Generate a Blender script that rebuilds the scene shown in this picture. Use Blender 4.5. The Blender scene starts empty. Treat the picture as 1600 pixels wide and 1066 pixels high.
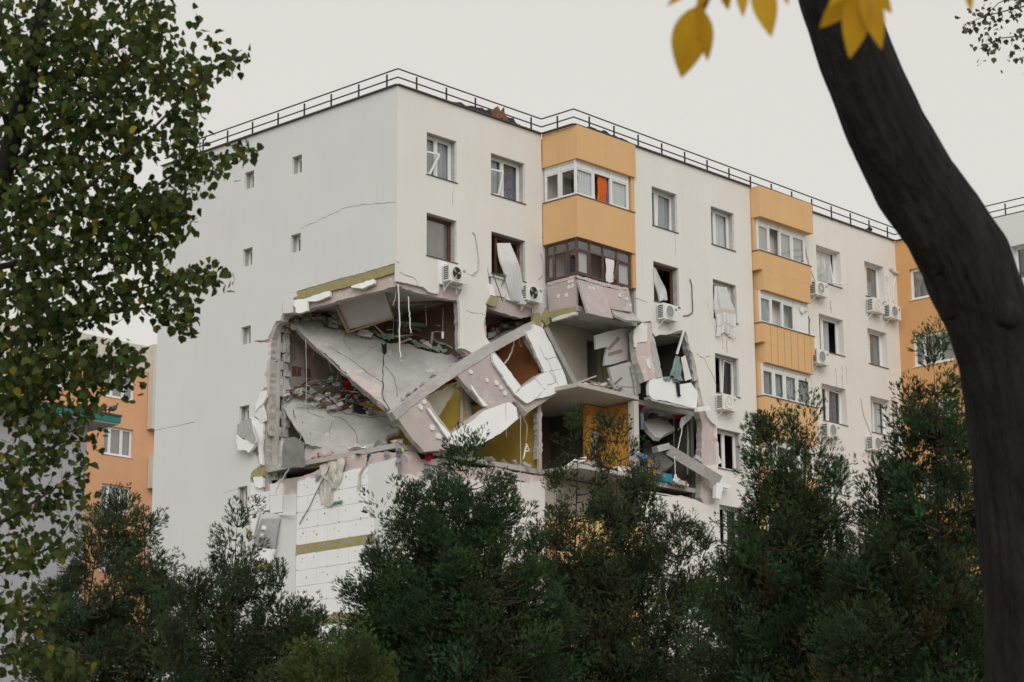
import bpy, math, random
import numpy as np
from mathutils import Vector, Matrix
from mathutils import noise as mnoise
from mathutils.geometry import tessellate_polygon
random.seed(7); rng = np.random.default_rng(7)
S = bpy.context.scene
COL = S.collection
# ------------------------------------------------------------------ camera
# Origin = foot of the block's corner: x along the main front, y along the gable.
FPX, YAW, PITCH, ROLL = 3444.19, 0.751314, 0.234914, -0.007054
CAM = Vector((-46.884, -48.783, 1.65))
ZR = 1.65 + 24.714                       # roof edge height
_F = Vector((math.cos(YAW)*math.cos(PITCH), math.sin(YAW)*math.cos(PITCH), math.sin(PITCH)))
_R = Vector((math.sin(YAW), -math.cos(YAW), 0)); _U = _R.cross(_F)
_R, _U = _R*math.cos(ROLL)+_U*math.sin(ROLL), _U*math.cos(ROLL)-_R*math.sin(ROLL)
cd = bpy.data.cameras.new('camera'); cam = bpy.data.objects.new('camera', cd); COL.objects.link(cam)
cam.matrix_world = Matrix(((_R.x,_U.x,-_F.x,CAM.x),(_R.y,_U.y,-_F.y,CAM.y),(_R.z,_U.z,-_F.z,CAM.z),(0,0,0,1)))
cd.sensor_width = 36; cd.lens = FPX/1600*36; cd.clip_end = 3000; cd.clip_start = .1
cd.dof.use_dof = True; cd.dof.focus_distance = 70; cd.dof.aperture_fstop = 6.3
S.camera = cam
# ------------------------------------------------------------------ light
SUN_EL, SUN_AZ = math.radians(30), math.radians(-130)    # azimuth as the angle of the vector towards the sun in the xy plane
w = bpy.data.worlds.new('World'); S.world = w; w.use_nodes = True
nt = w.node_tree; nt.nodes.clear()
sky = nt.nodes.new('ShaderNodeTexSky'); sky.sky_type = 'NISHITA'; sky.sun_disc = False
sky.sun_elevation = SUN_EL; sky.sun_rotation = math.pi/2 - SUN_AZ
bg = nt.nodes.new('ShaderNodeBackground'); bg.inputs['Strength'].default_value = 0.1
mx = nt.nodes.new('ShaderNodeMix'); mx.data_type = 'RGBA'; mx.inputs[0].default_value = .955   # cloud deck over the clear sky
mx.inputs[7].default_value = (7.5, 7.35, 6.8, 1)
out = nt.nodes.new('ShaderNodeOutputWorld')
nt.links.new(sky.outputs[0], mx.inputs[6]); nt.links.new(mx.outputs[2], bg.inputs[0]); nt.links.new(bg.outputs[0], out.inputs[0])
sl = bpy.data.lights.new('sun', 'SUN'); sl.energy = 1.5; sl.angle = math.radians(45); sl.color = (1, .985, .975)
so = bpy.data.objects.new('sun', sl); COL.objects.link(so)
sdir = Vector((math.cos(SUN_AZ)*math.cos(SUN_EL), math.sin(SUN_AZ)*math.cos(SUN_EL), math.sin(SUN_EL)))
so.rotation_euler = sdir.to_track_quat('Z', 'Y').to_euler(); so.location = (-40, -60, 60)
S.view_settings.view_transform = 'Standard'; S.view_settings.look = 'None'
S.view_settings.exposure = 0; S.view_settings.gamma = 1

# ------------------------------------------------------------------ picture helpers (a pixel of the photo put on a real plane)
def ray(a, b): return _F + _R*((a-800)/FPX) - _U*((b-533)/FPX)
def onx(a, b, x=0): d = ray(a, b); return CAM + d*((x-CAM.x)/d.x)
def ony(a, b, y=0): d = ray(a, b); return CAM + d*((y-CAM.y)/d.y)
def atd(a, b, dist): return CAM + ray(a, b)*dist
def onpl(a, b, P): 
    n = (P[1]-P[0]).cross(P[2]-P[0]); d = ray(a, b); return CAM + d*(n.dot(P[0]-CAM)/n.dot(d))
CROP = dict(c1=(350,380,3.33), c2=(600,400,4.44), c3=(580,560,4.44), c4=(840,380,4.44), c5=(840,560,3.553), c6=(340,640,2.962), c7=(600,90,3.4375),
            d1=(980,480,7.613), d2=(980,600,7.613), d3=(1020,700,6.27), d4=(360,630,7.614), d5=(460,680,7.615), d6=(420,400,7.273), d7=(840,360,6.27), d8=(690,440,5.924))
def cr(k, *pts): x, y, s = CROP[k]; return [(x+a/s, y+b/s) for a, b in pts]
def rough(pts, step=5, amp=1.2, closed=True):
    o = []; n = len(pts)
    for i in range(n if closed else n-1):
        a = pts[i]; b = pts[(i+1) % n]; L = math.hypot(b[0]-a[0], b[1]-a[1]); m = max(1, int(L/step))
        for j in range(m):
            t = j/m; k = amp if j else amp*.3
            o.append((a[0]+(b[0]-a[0])*t+random.uniform(-k, k), a[1]+(b[1]-a[1])*t+random.uniform(-k, k)))
    if not closed: o.append(pts[-1])
    return o

# ------------------------------------------------------------------ materials
MATS = {}
def mat(name, col, col2=None, scale=2.0, rough_=.9, bump=.15, bscale=40, streak=0.0, spec=.25, detail=6, attr=False, metal=0, blotch=None, transl=0, bstretch=None):
    if name in MATS: return MATS[name]
    m = bpy.data.materials.new(name); MATS[name] = m; m.use_nodes = True
    t = m.node_tree; N = t.nodes; L = t.links; b = N['Principled BSDF']
    b.inputs['Roughness'].default_value = rough_; b.inputs['Specular IOR Level'].default_value = spec; b.inputs['Metallic'].default_value = metal
    g = N.new('ShaderNodeNewGeometry')
    if col2 is None: col2 = tuple(c*.86 for c in col)
    n1 = N.new('ShaderNodeTexNoise'); n1.inputs['Scale'].default_value = scale; n1.inputs['Detail'].default_value = detail; n1.inputs['Roughness'].default_value = .6
    L.new(g.outputs['Position'], n1.inputs['Vector'])
    r = N.new('ShaderNodeValToRGB'); r.color_ramp.elements[0].position = .32; r.color_ramp.elements[1].position = .68
    r.color_ramp.elements[0].color = (*col2, 1); r.color_ramp.elements[1].color = (*col, 1)
    L.new(n1.outputs['Fac'], r.inputs['Fac']); c = r.outputs['Color']
    if streak:
        mp = N.new('ShaderNodeMapping'); mp.inputs['Scale'].default_value = (3.2, 3.2, .18); L.new(g.outputs['Position'], mp.inputs['Vector'])
        n2 = N.new('ShaderNodeTexNoise'); n2.inputs['Scale'].default_value = 1.6; n2.inputs['Detail'].default_value = 5; L.new(mp.outputs[0], n2.inputs['Vector'])
        r2 = N.new('ShaderNodeValToRGB'); r2.color_ramp.elements[0].position = .5; r2.color_ramp.elements[1].position = .8
        r2.color_ramp.elements[0].color = (0,0,0,1); r2.color_ramp.elements[1].color = (streak,)*3+(1,)
        L.new(n2.outputs['Fac'], r2.inputs['Fac'])
        x = N.new('ShaderNodeMix'); x.data_type = 'RGBA'; L.new(r2.outputs['Color'], x.inputs[0]); L.new(c, x.inputs[6]); x.inputs[7].default_value = (.22,.2,.17,1); c = x.outputs[2]
    if blotch:
        n3 = N.new('ShaderNodeTexNoise'); n3.inputs['Scale'].default_value = blotch[1]; n3.inputs['Detail'].default_value = 8; n3.inputs['Roughness'].default_value = .7
        L.new(g.outputs['Position'], n3.inputs['Vector'])
        r3 = N.new('ShaderNodeValToRGB'); r3.color_ramp.elements[0].position = blotch[2]; r3.color_ramp.elements[1].position = blotch[2]+.06
        L.new(n3.outputs['Fac'], r3.inputs['Fac'])
        x = N.new('ShaderNodeMix'); x.data_type = 'RGBA'; L.new(r3.outputs['Color'], x.inputs[0]); L.new(c, x.inputs[6]); x.inputs[7].default_value = (*blotch[0], 1); c = x.outputs[2]
    if attr:
        a = N.new('ShaderNodeAttribute'); a.attribute_name = 'tint'
        x = N.new('ShaderNodeMix'); x.data_type = 'RGBA'; x.blend_type = 'MULTIPLY'; x.inputs[0].default_value = 1
        L.new(c, x.inputs[6]); L.new(a.outputs['Color'], x.inputs[7]); c = x.outputs[2]
    L.new(c, b.inputs['Base Color'])
    if bump:
        nb = N.new('ShaderNodeTexNoise'); nb.inputs['Scale'].default_value = bscale; nb.inputs['Detail'].default_value = 8; src = g.outputs['Position']
        if bstretch:
            mp2 = N.new('ShaderNodeMapping'); mp2.inputs['Scale'].default_value = (1, 1, bstretch); L.new(src, mp2.inputs['Vector']); src = mp2.outputs[0]; L.new(src, n1.inputs['Vector'])
        L.new(src, nb.inputs['Vector'])
        bp = N.new('ShaderNodeBump'); bp.inputs['Strength'].default_value = bump; bp.inputs['Distance'].default_value = .05
        L.new(nb.outputs['Fac'], bp.inputs['Height']); L.new(bp.outputs[0], b.inputs['Normal'])
    if transl:
        tr = N.new('ShaderNodeBsdfTranslucent'); L.new(c, tr.inputs['Color'])
        ms = N.new('ShaderNodeMixShader'); ms.inputs[0].default_value = transl
        L.new(b.outputs[0], ms.inputs[1]); L.new(tr.outputs[0], ms.inputs[2]); L.new(ms.outputs[0], N['Material Output'].inputs['Surface'])
    return m
def glass(name, tint, refl):
    m = bpy.data.materials.new(name); m.use_nodes = True; t = m.node_tree; t.nodes.clear(); N = t.nodes; L = t.links
    tr = N.new('ShaderNodeBsdfTransparent'); tr.inputs[0].default_value = (*tint, 1)
    gl = N.new('ShaderNodeBsdfGlossy'); gl.inputs['Roughness'].default_value = .03
    lw = N.new('ShaderNodeLayerWeight'); lw.inputs[0].default_value = .5
    ad = N.new('ShaderNodeMath'); ad.operation = 'ADD'; ad.inputs[1].default_value = refl; ad.use_clamp = True
    pw = N.new('ShaderNodeMath'); pw.operation = 'POWER'; pw.inputs[1].default_value = 4; L.new(lw.outputs['Facing'], pw.inputs[0]); L.new(pw.outputs[0], ad.inputs[0])
    ms = N.new('ShaderNodeMixShader'); o = N.new('ShaderNodeOutputMaterial')
    L.new(ad.outputs[0], ms.inputs[0]); L.new(tr.outputs[0], ms.inputs[1]); L.new(gl.outputs[0], ms.inputs[2]); L.new(ms.outputs[0], o.inputs[0])
    MATS[name] = m; return m
M = {}
M['plaster'] = mat('cream_render', (.75,.725,.685), (.715,.69,.65), .55, bump=.1, bscale=60, streak=.06)
M['gable'] = mat('cool_toned_render', (.70,.71,.71), (.675,.685,.685), .5, bump=.1, bscale=60, streak=.035)  # render toned cooler and darker for the light on the gable side
M['orange'] = mat('orange_render', (.70,.435,.215), (.665,.41,.20), .8, bump=.1, bscale=60, streak=.12)
M['orange2'] = mat('deep_orange_render', (.66,.365,.165), (.62,.34,.15), .8, bump=.1, bscale=60, streak=.08)
M['conc'] = mat('raw_concrete', (.50,.48,.465), (.36,.345,.335), 1.1, bump=.7, bscale=9, blotch=((.56,.54,.52), 1.7, .58))
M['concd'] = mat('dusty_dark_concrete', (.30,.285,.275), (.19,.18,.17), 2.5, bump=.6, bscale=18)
M['pink'] = mat('pinkish_precast_concrete', (.52,.435,.42), (.42,.37,.36), 1.1, bump=.4, bscale=20, blotch=((.52,.48,.465), 1.8, .55))
M['pinkl'] = mat('pink_plaster_coat', (.60,.485,.46), (.51,.43,.415), 2.0, bump=.4, bscale=20, blotch=((.64,.60,.57), 2.6, .56))
M['foam'] = mat('white_polystyrene', (.87,.875,.88), (.82,.825,.83), 1.2, bump=.35, bscale=45)
M['foamd'] = mat('dusty_polystyrene', (.78,.77,.75), (.68,.665,.645), 3, bump=.4, bscale=40)
M['wool'] = mat('mineral_wool', (.42,.37,.19), (.33,.29,.14), 5, bump=.7, bscale=40)
M['adh'] = mat('adhesive_grey', (.40,.40,.40), (.32,.32,.32), 6, bump=.5, bscale=30)
M['plw'] = mat('grey_plasterwork', (.56,.53,.49), (.40,.38,.355), 1.1, bump=.4, bscale=12, blotch=((.36,.19,.16), .8, .64))
M['beige'] = mat('beige_room_paint', (.42,.38,.30), (.35,.32,.255), 1.2)
M['yellow'] = mat('yellow_room_paint', (.60,.43,.09), (.52,.37,.075), 1.2, blotch=((.36,.27,.10), 1.4, .62))
M['brown'] = mat('terracotta_room_paint', (.42,.165,.065), (.36,.14,.055), 1.0)
M['ochre'] = mat('orange_room_paint', (.55,.27,.05), (.47,.22,.04), 1.0)
M['dark'] = mat('unlit_room_dark', (.10,.085,.07), (.07,.06,.05), 1.0)  # near-black tone puts the gloom of unlit rooms into their walls
M['redb'] = mat('dull_red_brick', (.27,.13,.11), (.20,.10,.085), 5)
M['dpink'] = mat('brownish_pink_stain', (.30,.215,.19), (.25,.18,.16), 3)
M['ojoint'] = mat('orange_joint', (.36,.21,.09), (.30,.17,.07), 3)
M['dbrown'] = mat('shaded_brown_room', (.17,.105,.085), (.12,.075,.06), 1.0)  # brown walls, darkened in colour for the shade inside the rooms
M['netl'] = mat('beige_stripe_cloth', (.72,.66,.60), (.66,.6,.54), 3, bump=.1, transl=.2)
M['ceil'] = mat('whitewash_ceiling', (.50,.48,.44), (.42,.40,.37), 1.2)
M['pvc'] = mat('white_plastic', (.78,.78,.77), (.72,.72,.71), 4, rough_=.45, bump=0)
M['wood'] = mat('brown_wood', (.15,.075,.045), (.09,.045,.03), 9, rough_=.6, bump=.3)
M['wood2'] = mat('old_dark_window_wood', (.13,.09,.08), (.085,.055,.05), 9, rough_=.6, bump=.3)
M['rail'] = mat('dark_violet_paint', (.065,.055,.075), (.05,.042,.055), 6, rough_=.55, bump=0)
M['felt'] = mat('black_roofing_felt', (.045,.042,.042), (.025,.024,.024), 4, rough_=.8, bump=.8, bscale=12)
M['rust'] = mat('rusty_brown_sheet', (.22,.10,.06), (.13,.06,.045), 6, rough_=.85, bump=.8, bscale=12)
M['flash'] = mat('dark_metal_flashing', (.10,.085,.08), (.07,.06,.055), 6, rough_=.5, bump=0)
M['acw'] = mat('ac_casing_white', (.76,.75,.72), (.69,.68,.65), 5, rough_=.5, bump=0)
M['acd'] = mat('ac_black', (.03,.03,.03), (.02,.02,.02), 5, rough_=.5, bump=0)
M['acg'] = mat('ac_grille_grey', (.34,.34,.34), (.27,.27,.27), 60, rough_=.5, bump=.3, bscale=80)
M['cable'] = mat('pale_cable', (.55,.53,.50), (.45,.43,.4), 8, bump=0)
M['cabled'] = mat('dark_cable', (.10,.09,.085), (.07,.065,.06), 8, bump=0)
M['net'] = mat('white_curtain_cloth', (.84,.83,.83), (.78,.77,.77), 3, bump=.1, transl=.2)
M['netg'] = mat('grey_net_cloth', (.60,.61,.61), (.50,.505,.51), 3, bump=.1, transl=.3)
M['netb'] = mat('bluish_patterned_cloth', (.33,.33,.42), (.14,.13,.19), 12, bump=.1, transl=.3)
M['netn'] = mat('beige_patterned_cloth', (.46,.43,.40), (.36,.335,.31), 3, bump=.1, transl=.25)
M['ocur'] = mat('orange_curtain_cloth', (.80,.19,.03), (.66,.12,.02), 8, bump=.1, transl=.2)
M['red'] = mat('red_cloth', (.34,.02,.03), (.25,.015,.025), 8)
M['green'] = mat('faded_green_lino', (.24,.36,.28), (.17,.27,.21), 4)
M['teal'] = mat('teal_cloth', (.24,.35,.32), (.16,.25,.225), 6)
M['blue'] = mat('slate_blue_cloth', (.16,.22,.33), (.1,.14,.22), 6)
M['navy'] = mat('black_cloth', (.025,.025,.035), (.015,.015,.02), 6)
M['lime'] = mat('lime_cloth', (.55,.65,.06), (.45,.55,.05), 6)
M['greyc'] = mat('grey_cloth', (.33,.33,.36), (.24,.24,.27), 6)
M['cyan'] = mat('bright_blue_plastic', (.02,.26,.36), (.02,.2,.28), 6, rough_=.5)
M['matt'] = mat('pale_mattress', (.62,.57,.57), (.55,.5,.505), 6)
M['board'] = mat('dull_white_board', (.50,.49,.485), (.43,.42,.415), 1.2, rough_=.6)
M['timber'] = mat('raw_splintered_timber', (.36,.25,.15), (.25,.17,.1), 8)
M['tealp'] = mat('teal_roof_trim', (.035,.22,.21), (.03,.18,.17), 5, rough_=.5)
M['clad'] = mat('grey_cladding', (.43,.43,.46), (.39,.39,.42), 1)
M['cream'] = mat('cream_band', (.62,.59,.52), (.56,.53,.47), 1, streak=.1)
M['crack'] = mat('crack_dark', (.10,.09,.08), (.06,.055,.05), 9, bump=0)
M['rstain'] = mat('rust_stain', (.40,.31,.25), (.5,.44,.37), 5, bump=0)
M['bark'] = mat('shaded_dark_bark', (.021,.018,.0155), (.006,.0053,.005), 9, bump=1.0, bscale=22, bstretch=.16)  # dark bark, its colour lowered further for shade from trees above
M['twig'] = mat('brown_twig', (.07,.055,.042), (.045,.035,.028), 12)
M['cone'] = mat('conifer_spray', (.050,.079,.036), (.033,.055,.028), 3, attr=True, bump=0, rough_=.75, transl=.22)
M['pop'] = mat('poplar_leaf_green', (.072,.100,.030), (.048,.072,.024), 4, attr=True, bump=0, rough_=.7, spec=.08, transl=.45)
M['yel'] = mat('yellow_leaf', (.62,.36,.02), (.52,.28,.015), 9, bump=0, rough_=.6, transl=.35)
M['brl'] = mat('grey_brown_leaf', (.12,.11,.085), (.075,.065,.055), 9, bump=0, attr=True, transl=.2)
M['pig'] = mat('pigeon_grey', (.10,.105,.125), (.055,.06,.075), 20)
M['ground'] = mat('dry_bounce_ground', (.22,.21,.16), (.16,.15,.11), .6, bump=.5, bscale=8)  # dry ground out of view, paled to bounce more light onto the walls
M['glass'] = glass('window_glass', (.93,.95,.95), .04)
M['glassd'] = glass('dusty_window_glass', (.88,.89,.88), .12)

# ------------------------------------------------------------------ mesh helpers
WL = {}
class MB:
    def __init__(s): s.v = []; s.f = []; s.m = []; s.sm = False
    def add(s, vs, fs, mi=0):
        o = len(s.v); s.v += [tuple(v) for v in vs]; s.f += [tuple(i+o for i in f) for f in fs]; s.m += [mi]*len(fs); return s
    def hexa(s, p, mi=0):      # p: 4 bottom + 4 top corners
        return s.add(p, [(3,2,1,0),(4,5,6,7),(0,1,5,4),(1,2,6,5),(2,3,7,6),(3,0,4,7)], mi)
    def box(s, a, b, mi=0):
        x0,x1 = sorted((a[0],b[0])); y0,y1 = sorted((a[1],b[1])); z0,z1 = sorted((a[2],b[2]))
        return s.hexa([(x0,y0,z0),(x1,y0,z0),(x1,y1,z0),(x0,y1,z0),(x0,y0,z1),(x1,y0,z1),(x1,y1,z1),(x0,y1,z1)], mi)
    def bar(s, a, b, w_, h_, up=(0,0,1), mi=0):
        a = Vector(a); b = Vector(b); d = (b-a).normalized(); u = Vector(up)
        if abs(d.dot(u)) > .95: u = Vector((0,1,0))
        r = d.cross(u).normalized(); u = r.cross(d); r *= w_/2; u *= h_/2
        return s.hexa([a-r-u, a+r-u, b+r-u, b-r-u, a-r+u, a+r+u, b+r+u, b-r+u], mi)
    def tube(s, pts, rad, n=6, mi=0, cap=True):
        pts = [Vector(p) for p in pts]
        if not hasattr(rad, '__len__'): rad = [rad]*len(pts)
        o = len(s.v); ref = Vector((.31,.17,.93))
        for i, p in enumerate(pts):
            d = (pts[min(i+1,len(pts)-1)]-pts[max(i-1,0)]).normalized()
            if abs(d.dot(ref)) > .97: ref = Vector((.9,.3,.1))
            a = d.cross(ref).normalized(); b = d.cross(a)
            for j in range(n):
                t = 2*math.pi*j/n; s.v.append(tuple(p+(a*math.cos(t)+b*math.sin(t))*rad[i]))
        for i in range(len(pts)-1):
            for j in range(n):
                s.f.append((o+i*n+j, o+i*n+(j+1)%n, o+(i+1)*n+(j+1)%n, o+(i+1)*n+j)); s.m.append(mi)
        if cap:
            s.f.append(tuple(o+j for j in range(n))[::-1]); s.m.append(mi)
            e = o+(len(pts)-1)*n; s.f.append(tuple(e+j for j in range(n))); s.m.append(mi)
        return s
    def plate(s, loops, t, mi=(0,1,0)):      # planar loops (outer first), pushed back by the vector t
        t = Vector(t); L = [[Vector(p) for p in l] for l in loops]; flat = [p for l in L for p in l]
        tri = tessellate_polygon(L); o = len(s.v); n = len(flat)
        s.v += [tuple(p) for p in flat]+[tuple(p+t) for p in flat]
        for a, b, c in tri:
            nn = (flat[b]-flat[a]).cross(flat[c]-flat[a])
            if nn.dot(t) > 0: b, c = c, b
            s.f.append((o+a,o+b,o+c)); s.m.append(mi[0]); s.f.append((o+n+a,o+n+c,o+n+b)); s.m.append(mi[2])
        k = 0
        for l in L:
            m = len(l)
            for i in range(m):
                a = k+i; b = k+(i+1)%m; s.f.append((o+a,o+b,o+n+b,o+n+a)); s.m.append(mi[1])
            k += m
        return s
    def build(s, name, mats, parent=None, smooth=False):
        me = bpy.data.meshes.new(name); v = np.array(s.v, float)
        lo = v.min(0); hi = v.max(0); org = Vector(((lo[0]+hi[0])/2, (lo[1]+hi[1])/2, lo[2]))
        me.from_pydata([tuple(p) for p in (v-np.array(org))], [], s.f)
        if not isinstance(mats, (list, tuple)): mats = [mats]
        for m in mats: me.materials.append(M[m])
        if len(mats) > 1: me.polygons.foreach_set('material_index', [min(i, len(mats)-1) for i in s.m])
        if smooth or s.sm: me.polygons.foreach_set('use_smooth', [True]*len(me.polygons))
        me.update(); return link(name, me, org, parent)
def link(name, me, org, parent=None):
    o = bpy.data.objects.new(name, me); COL.objects.link(o); WL[o.name] = Vector(org)
    if parent is not None: o.parent = parent; o.location = Vector(org)-WL[parent.name]
    else: o.location = org
    return o
def tag(o, label, cat, group=None):
    o['label'] = label; o['category'] = cat
    if group: o['group'] = group
    return o
def empty(name, loc, label, cat, group=None):
    o = bpy.data.objects.new(name, None); COL.objects.link(o); o.location = loc; WL[o.name] = Vector(loc); o.empty_display_size = .3
    return tag(o, label, cat, group)
def slab(name, px, plane, t, mats, parent=None, holes=(), rg=None):
    """a broken plate: outline in photo pixels put on a real plane (('x',v) / ('y',v) / three points)"""
    def P(p):
        if plane[0] == 'x': return onx(p[0], p[1], plane[1])
        if plane[0] == 'y': return ony(p[0], p[1], plane[1])
        return onpl(p[0], p[1], plane)
    if rg: px = rough(px, *rg); holes = [rough(h, *rg) for h in holes]
    if not hasattr(t, '__len__'):
        n = Vector((1,0,0)) if plane[0] == 'x' else Vector((0,1,0)) if plane[0] == 'y' else None
        if n is None:
            n = (plane[1]-plane[0]).cross(plane[2]-plane[0]).normalized()
            if n.dot(_F) < 0: n = -n
        t = n*t
    return MB().plate([[P(p) for p in px]]+[[P(p) for p in h] for h in holes], t).build(name, mats, parent)
def rect(x0, z0, x1, z1): return [(x0,z0),(x1,z0),(x1,z1),(x0,z1)]
def struct(o): o['kind'] = 'structure'; return o

# ------------------------------------------------------------------ the ground
g = MB(); n = 24
for i in range(n+1):
    for j in range(n+1): g.v.append((-400+i*1000/n, -400+j*1000/n, -.02))
for i in range(n):
    for j in range(n): a = i*(n+1)+j; g.f.append((a, a+n+1, a+n+2, a+1)); g.m.append(0)
struct(g.build('ground', 'ground'))

# ================================================================== the damaged block
H = 2.75; Z = lambda v: ZR+v
B = empty('apartment_building', (0,0,0), 'cream apartment block with a collapsed corner and orange balcony stacks', 'building')
X1, X2, X3, X4, D2, D3, YB = 6.9, 10.06, 16.8, 26.87, -1.5, -1.24, 12.2
WT, WH = -1.25, 1.43                              # window head below roof edge, window height
class Fr:                                         # u to the right as seen from outside, w into the wall
    def __init__(s, o, u, w_): s.o = Vector(o); s.u = Vector(u); s.w = Vector(w_)
    def p(s, u, w_, z): v = s.o+s.u*u+s.w*w_; return Vector((v.x, v.y, z))
F1 = Fr((0,0,0), (1,0,0), (0,1,0)); F2 = Fr((0,D2,0), (1,0,0), (0,1,0)); F3 = Fr((0,D3,0), (1,0,0), (0,1,0))
FG = Fr((0,0,0), (0,-1,0), (1,0,0)); FW = Fr((X4,0,0), (0,-1,0), (1,0,0)); FB = Fr((X1+.03,0,0), (0,-1,0), (1,0,0))
def L3(fr, l, w_=0): return [fr.p(u, w_, z) for u, z in l]
def win_rect(u0, u1, k, top=WT, h=WH): return rect(u0, Z(top-k*H-h), u1, Z(top-k*H))
def px2(fr, pts):                                 # pixels -> (u,z) on the face of a wall
    o = []
    for a, b in pts:
        if abs(fr.u.x) > .5: q = ony(a, b, fr.o.y); o.append((q.x, q.z))
        else: q = onx(a, b, fr.o.x); o.append((-q.y, q.z))
    return o
def wall(name, fr, outer, holes, w0, w1, mats):
    L = [L3(fr, outer, w0)]+[L3(fr, h, w0) for h in holes]
    return MB().plate(L, fr.w*(w1-w0)).build(name, mats, B)
def pane_box(mb, fr, u0, u1, z0, z1, w0, t=.012, mi=0):
    return mb.hexa([fr.p(u0,w0,z0),fr.p(u1,w0,z0),fr.p(u1,w0+t,z0),fr.p(u0,w0+t,z0),fr.p(u0,w0,z1),fr.p(u1,w0,z1),fr.p(u1,w0+t,z1),fr.p(u0,w0+t,z1)], mi)
def frame_mb(fr, u0, u1, z0, z1, w0, m=.06, d=.07, mull=()):
    b = MB()
    pane_box(b, fr, u0, u1, z1-m, z1, w0, d); pane_box(b, fr, u0, u1, z0, z0+m, w0, d)
    pane_box(b, fr, u0, u0+m, z0+m, z1-m, w0, d); pane_box(b, fr, u1-m, u1, z0+m, z1-m, w0, d)
    for q in mull: pane_box(b, fr, q-m/2, q+m/2, z0+m, z1-m, w0, d)
    return b
def spin(o, piv, axis, ang):                      # turn one part about a hinge
    P = Vector(piv); R_ = Matrix.Rotation(ang, 4, Vector(axis)); par = o.parent
    org = WL[o.name]; new = P+(R_ @ (org-P)); WL[o.name] = new
    o.rotation_euler = R_.to_euler(); o.location = new-(WL[par.name] if par else Vector((0,0,0)))
def window(fr, u0, u1, z0, z1, dep=.27, fmat='pvc', split=(.5,), opens=None, curtain=None, sill='flash', gl='glass', lab=None, nopane=(), box=True):
    W_ = frame_mb(fr, u0, u1, z0, z1, dep, .055, .07, [u0+(u1-u0)*q for q in split]).build('window', fmat, B)
    ed = [u0]+[u0+(u1-u0)*q for q in split]+[u1]; opens = opens or {}
    for i in range(len(ed)-1):
        a, b = ed[i]+(.055 if i == 0 else .03), ed[i+1]-(.055 if i == len(ed)-2 else .03)
        za, zb = z0+.055, z1-.055
        sh = frame_mb(fr, a, b, za, zb, dep+.012, .05, .05).build('sash', fmat, W_)
        pn = None
        if i not in nopane: pn = pane_box(MB(), fr, a+.05, b-.05, za+.05, zb-.05, dep+.03).build('pane', gl, W_)
        if i in opens:
            kind, ang = opens[i]
            for o in (sh, pn):
                if o is None: continue
                if kind == 'tilt': spin(o, fr.p(a, dep+.03, za), fr.u, -ang if abs(fr.u.x) > .5 else -ang)
                elif kind == 'left': spin(o, fr.p(a, dep+.03, za), (0,0,1), ang)
                elif kind == 'right': spin(o, fr.p(b, dep+.03, za), (0,0,1), -ang)
                elif kind == 'skew': spin(o, fr.p(a, dep+.03, za), fr.w, ang)
    if sill:
        b = MB(); b.hexa([fr.p(u0-.03,-.04,z0-.035),fr.p(u1+.03,-.04,z0-.035),fr.p(u1+.03,dep-.002,z0-.02),fr.p(u0-.03,dep-.002,z0-.02),
                          fr.p(u0-.03,-.04,z0-.012),fr.p(u1+.03,-.04,z0-.012),fr.p(u1+.03,dep-.002,z0+.008),fr.p(u0-.03,dep-.002,z0+.008)]); b.build('sill', sill, W_)
    if curtain and lab:
        for (q0, q1, cm, what) in curtain:
            c = MB(); a = u0+(u1-u0)*q0; b2 = u0+(u1-u0)*q1; nn = 26
            ph = random.random()*6; fq = random.uniform(5,9)
            for i in range(nn+1):
                t = i/nn; dd = dep+.14+.03*math.sin(t*fq*3.1+ph)+.015*math.sin(t*fq*8+ph)
                c.v += [tuple(fr.p(a+(b2-a)*t, dd, z0-.25)), tuple(fr.p(a+(b2-a)*t, dd*.5+(dep+.14)*.5, z1+.05))]
            for i in range(nn): c.f.append((2*i,2*i+2,2*i+3,2*i+1)); c.m.append(0)
            tag(c.build('curtain', cm, None, True), what+' inside '+lab, 'curtain', 'curtains behind the windows')
    return W_

# ---------------- wall openings
GA, GB_, GT, GH = (-7.6, -7.1), (-5.13, -4.63), -1.264, .63
cols1 = {'C': (1.334, 2.718), 'D': (4.369, 6.038)}
cols2 = {'E': (11.029, 12.437), 'F': (14.402, 15.789)}
cols3 = {'G': (21.319, 22.938), 'H': (24.608, 25.95)}
gwin = [(c, k) for k in range(9) for c in ('A', 'B') if not (c == 'B' and k in (2,3,4))]
gh = lambda c, k: win_rect(*(GA if c == 'A' else GB_), k, GT, GH)
# gable: the outer insulation + render sheet and the concrete panels behind it
top_line = cr('d6', (1462,60),(1420,88),(1150,165),(900,235),(740,275),(600,318),(315,405),(205,425),(178,520),(150,560),(155,660),(130,735),(80,745),(30,850),(5,900))
left_line = cr('c1', (225,500),(150,512),(232,520),(228,600),(222,640),(208,690),(212,750),(195,770),(190,830),(165,870),(150,905),(130,968),(75,990)) 
left_line += cr('d4', (150,560),(270,580),(330,690),(360,740),(255,820),(240,885),(235,955))
low_line = cr('c6', (156,338),(153,430),(160,455),(200,470),(240,482),(303,480),(305,395),(362,392))
out_low = px2(FG, rough(low_line, 5, .8, False))
out_gab = px2(FG, rough(top_line+left_line, 5, .8, False))
out_gab = out_gab+out_low
zlow = Z(-12.35)
eps_r = [(-1.25+random.uniform(-.03,.03), Z(-12.35-.45*i)) for i in range(0, 4)]+[(-.95, Z(-14.05)), (-.93, Z(-15.6)), (-1.05, Z(-17.4)), (-.9, Z(-19.9))]
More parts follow.
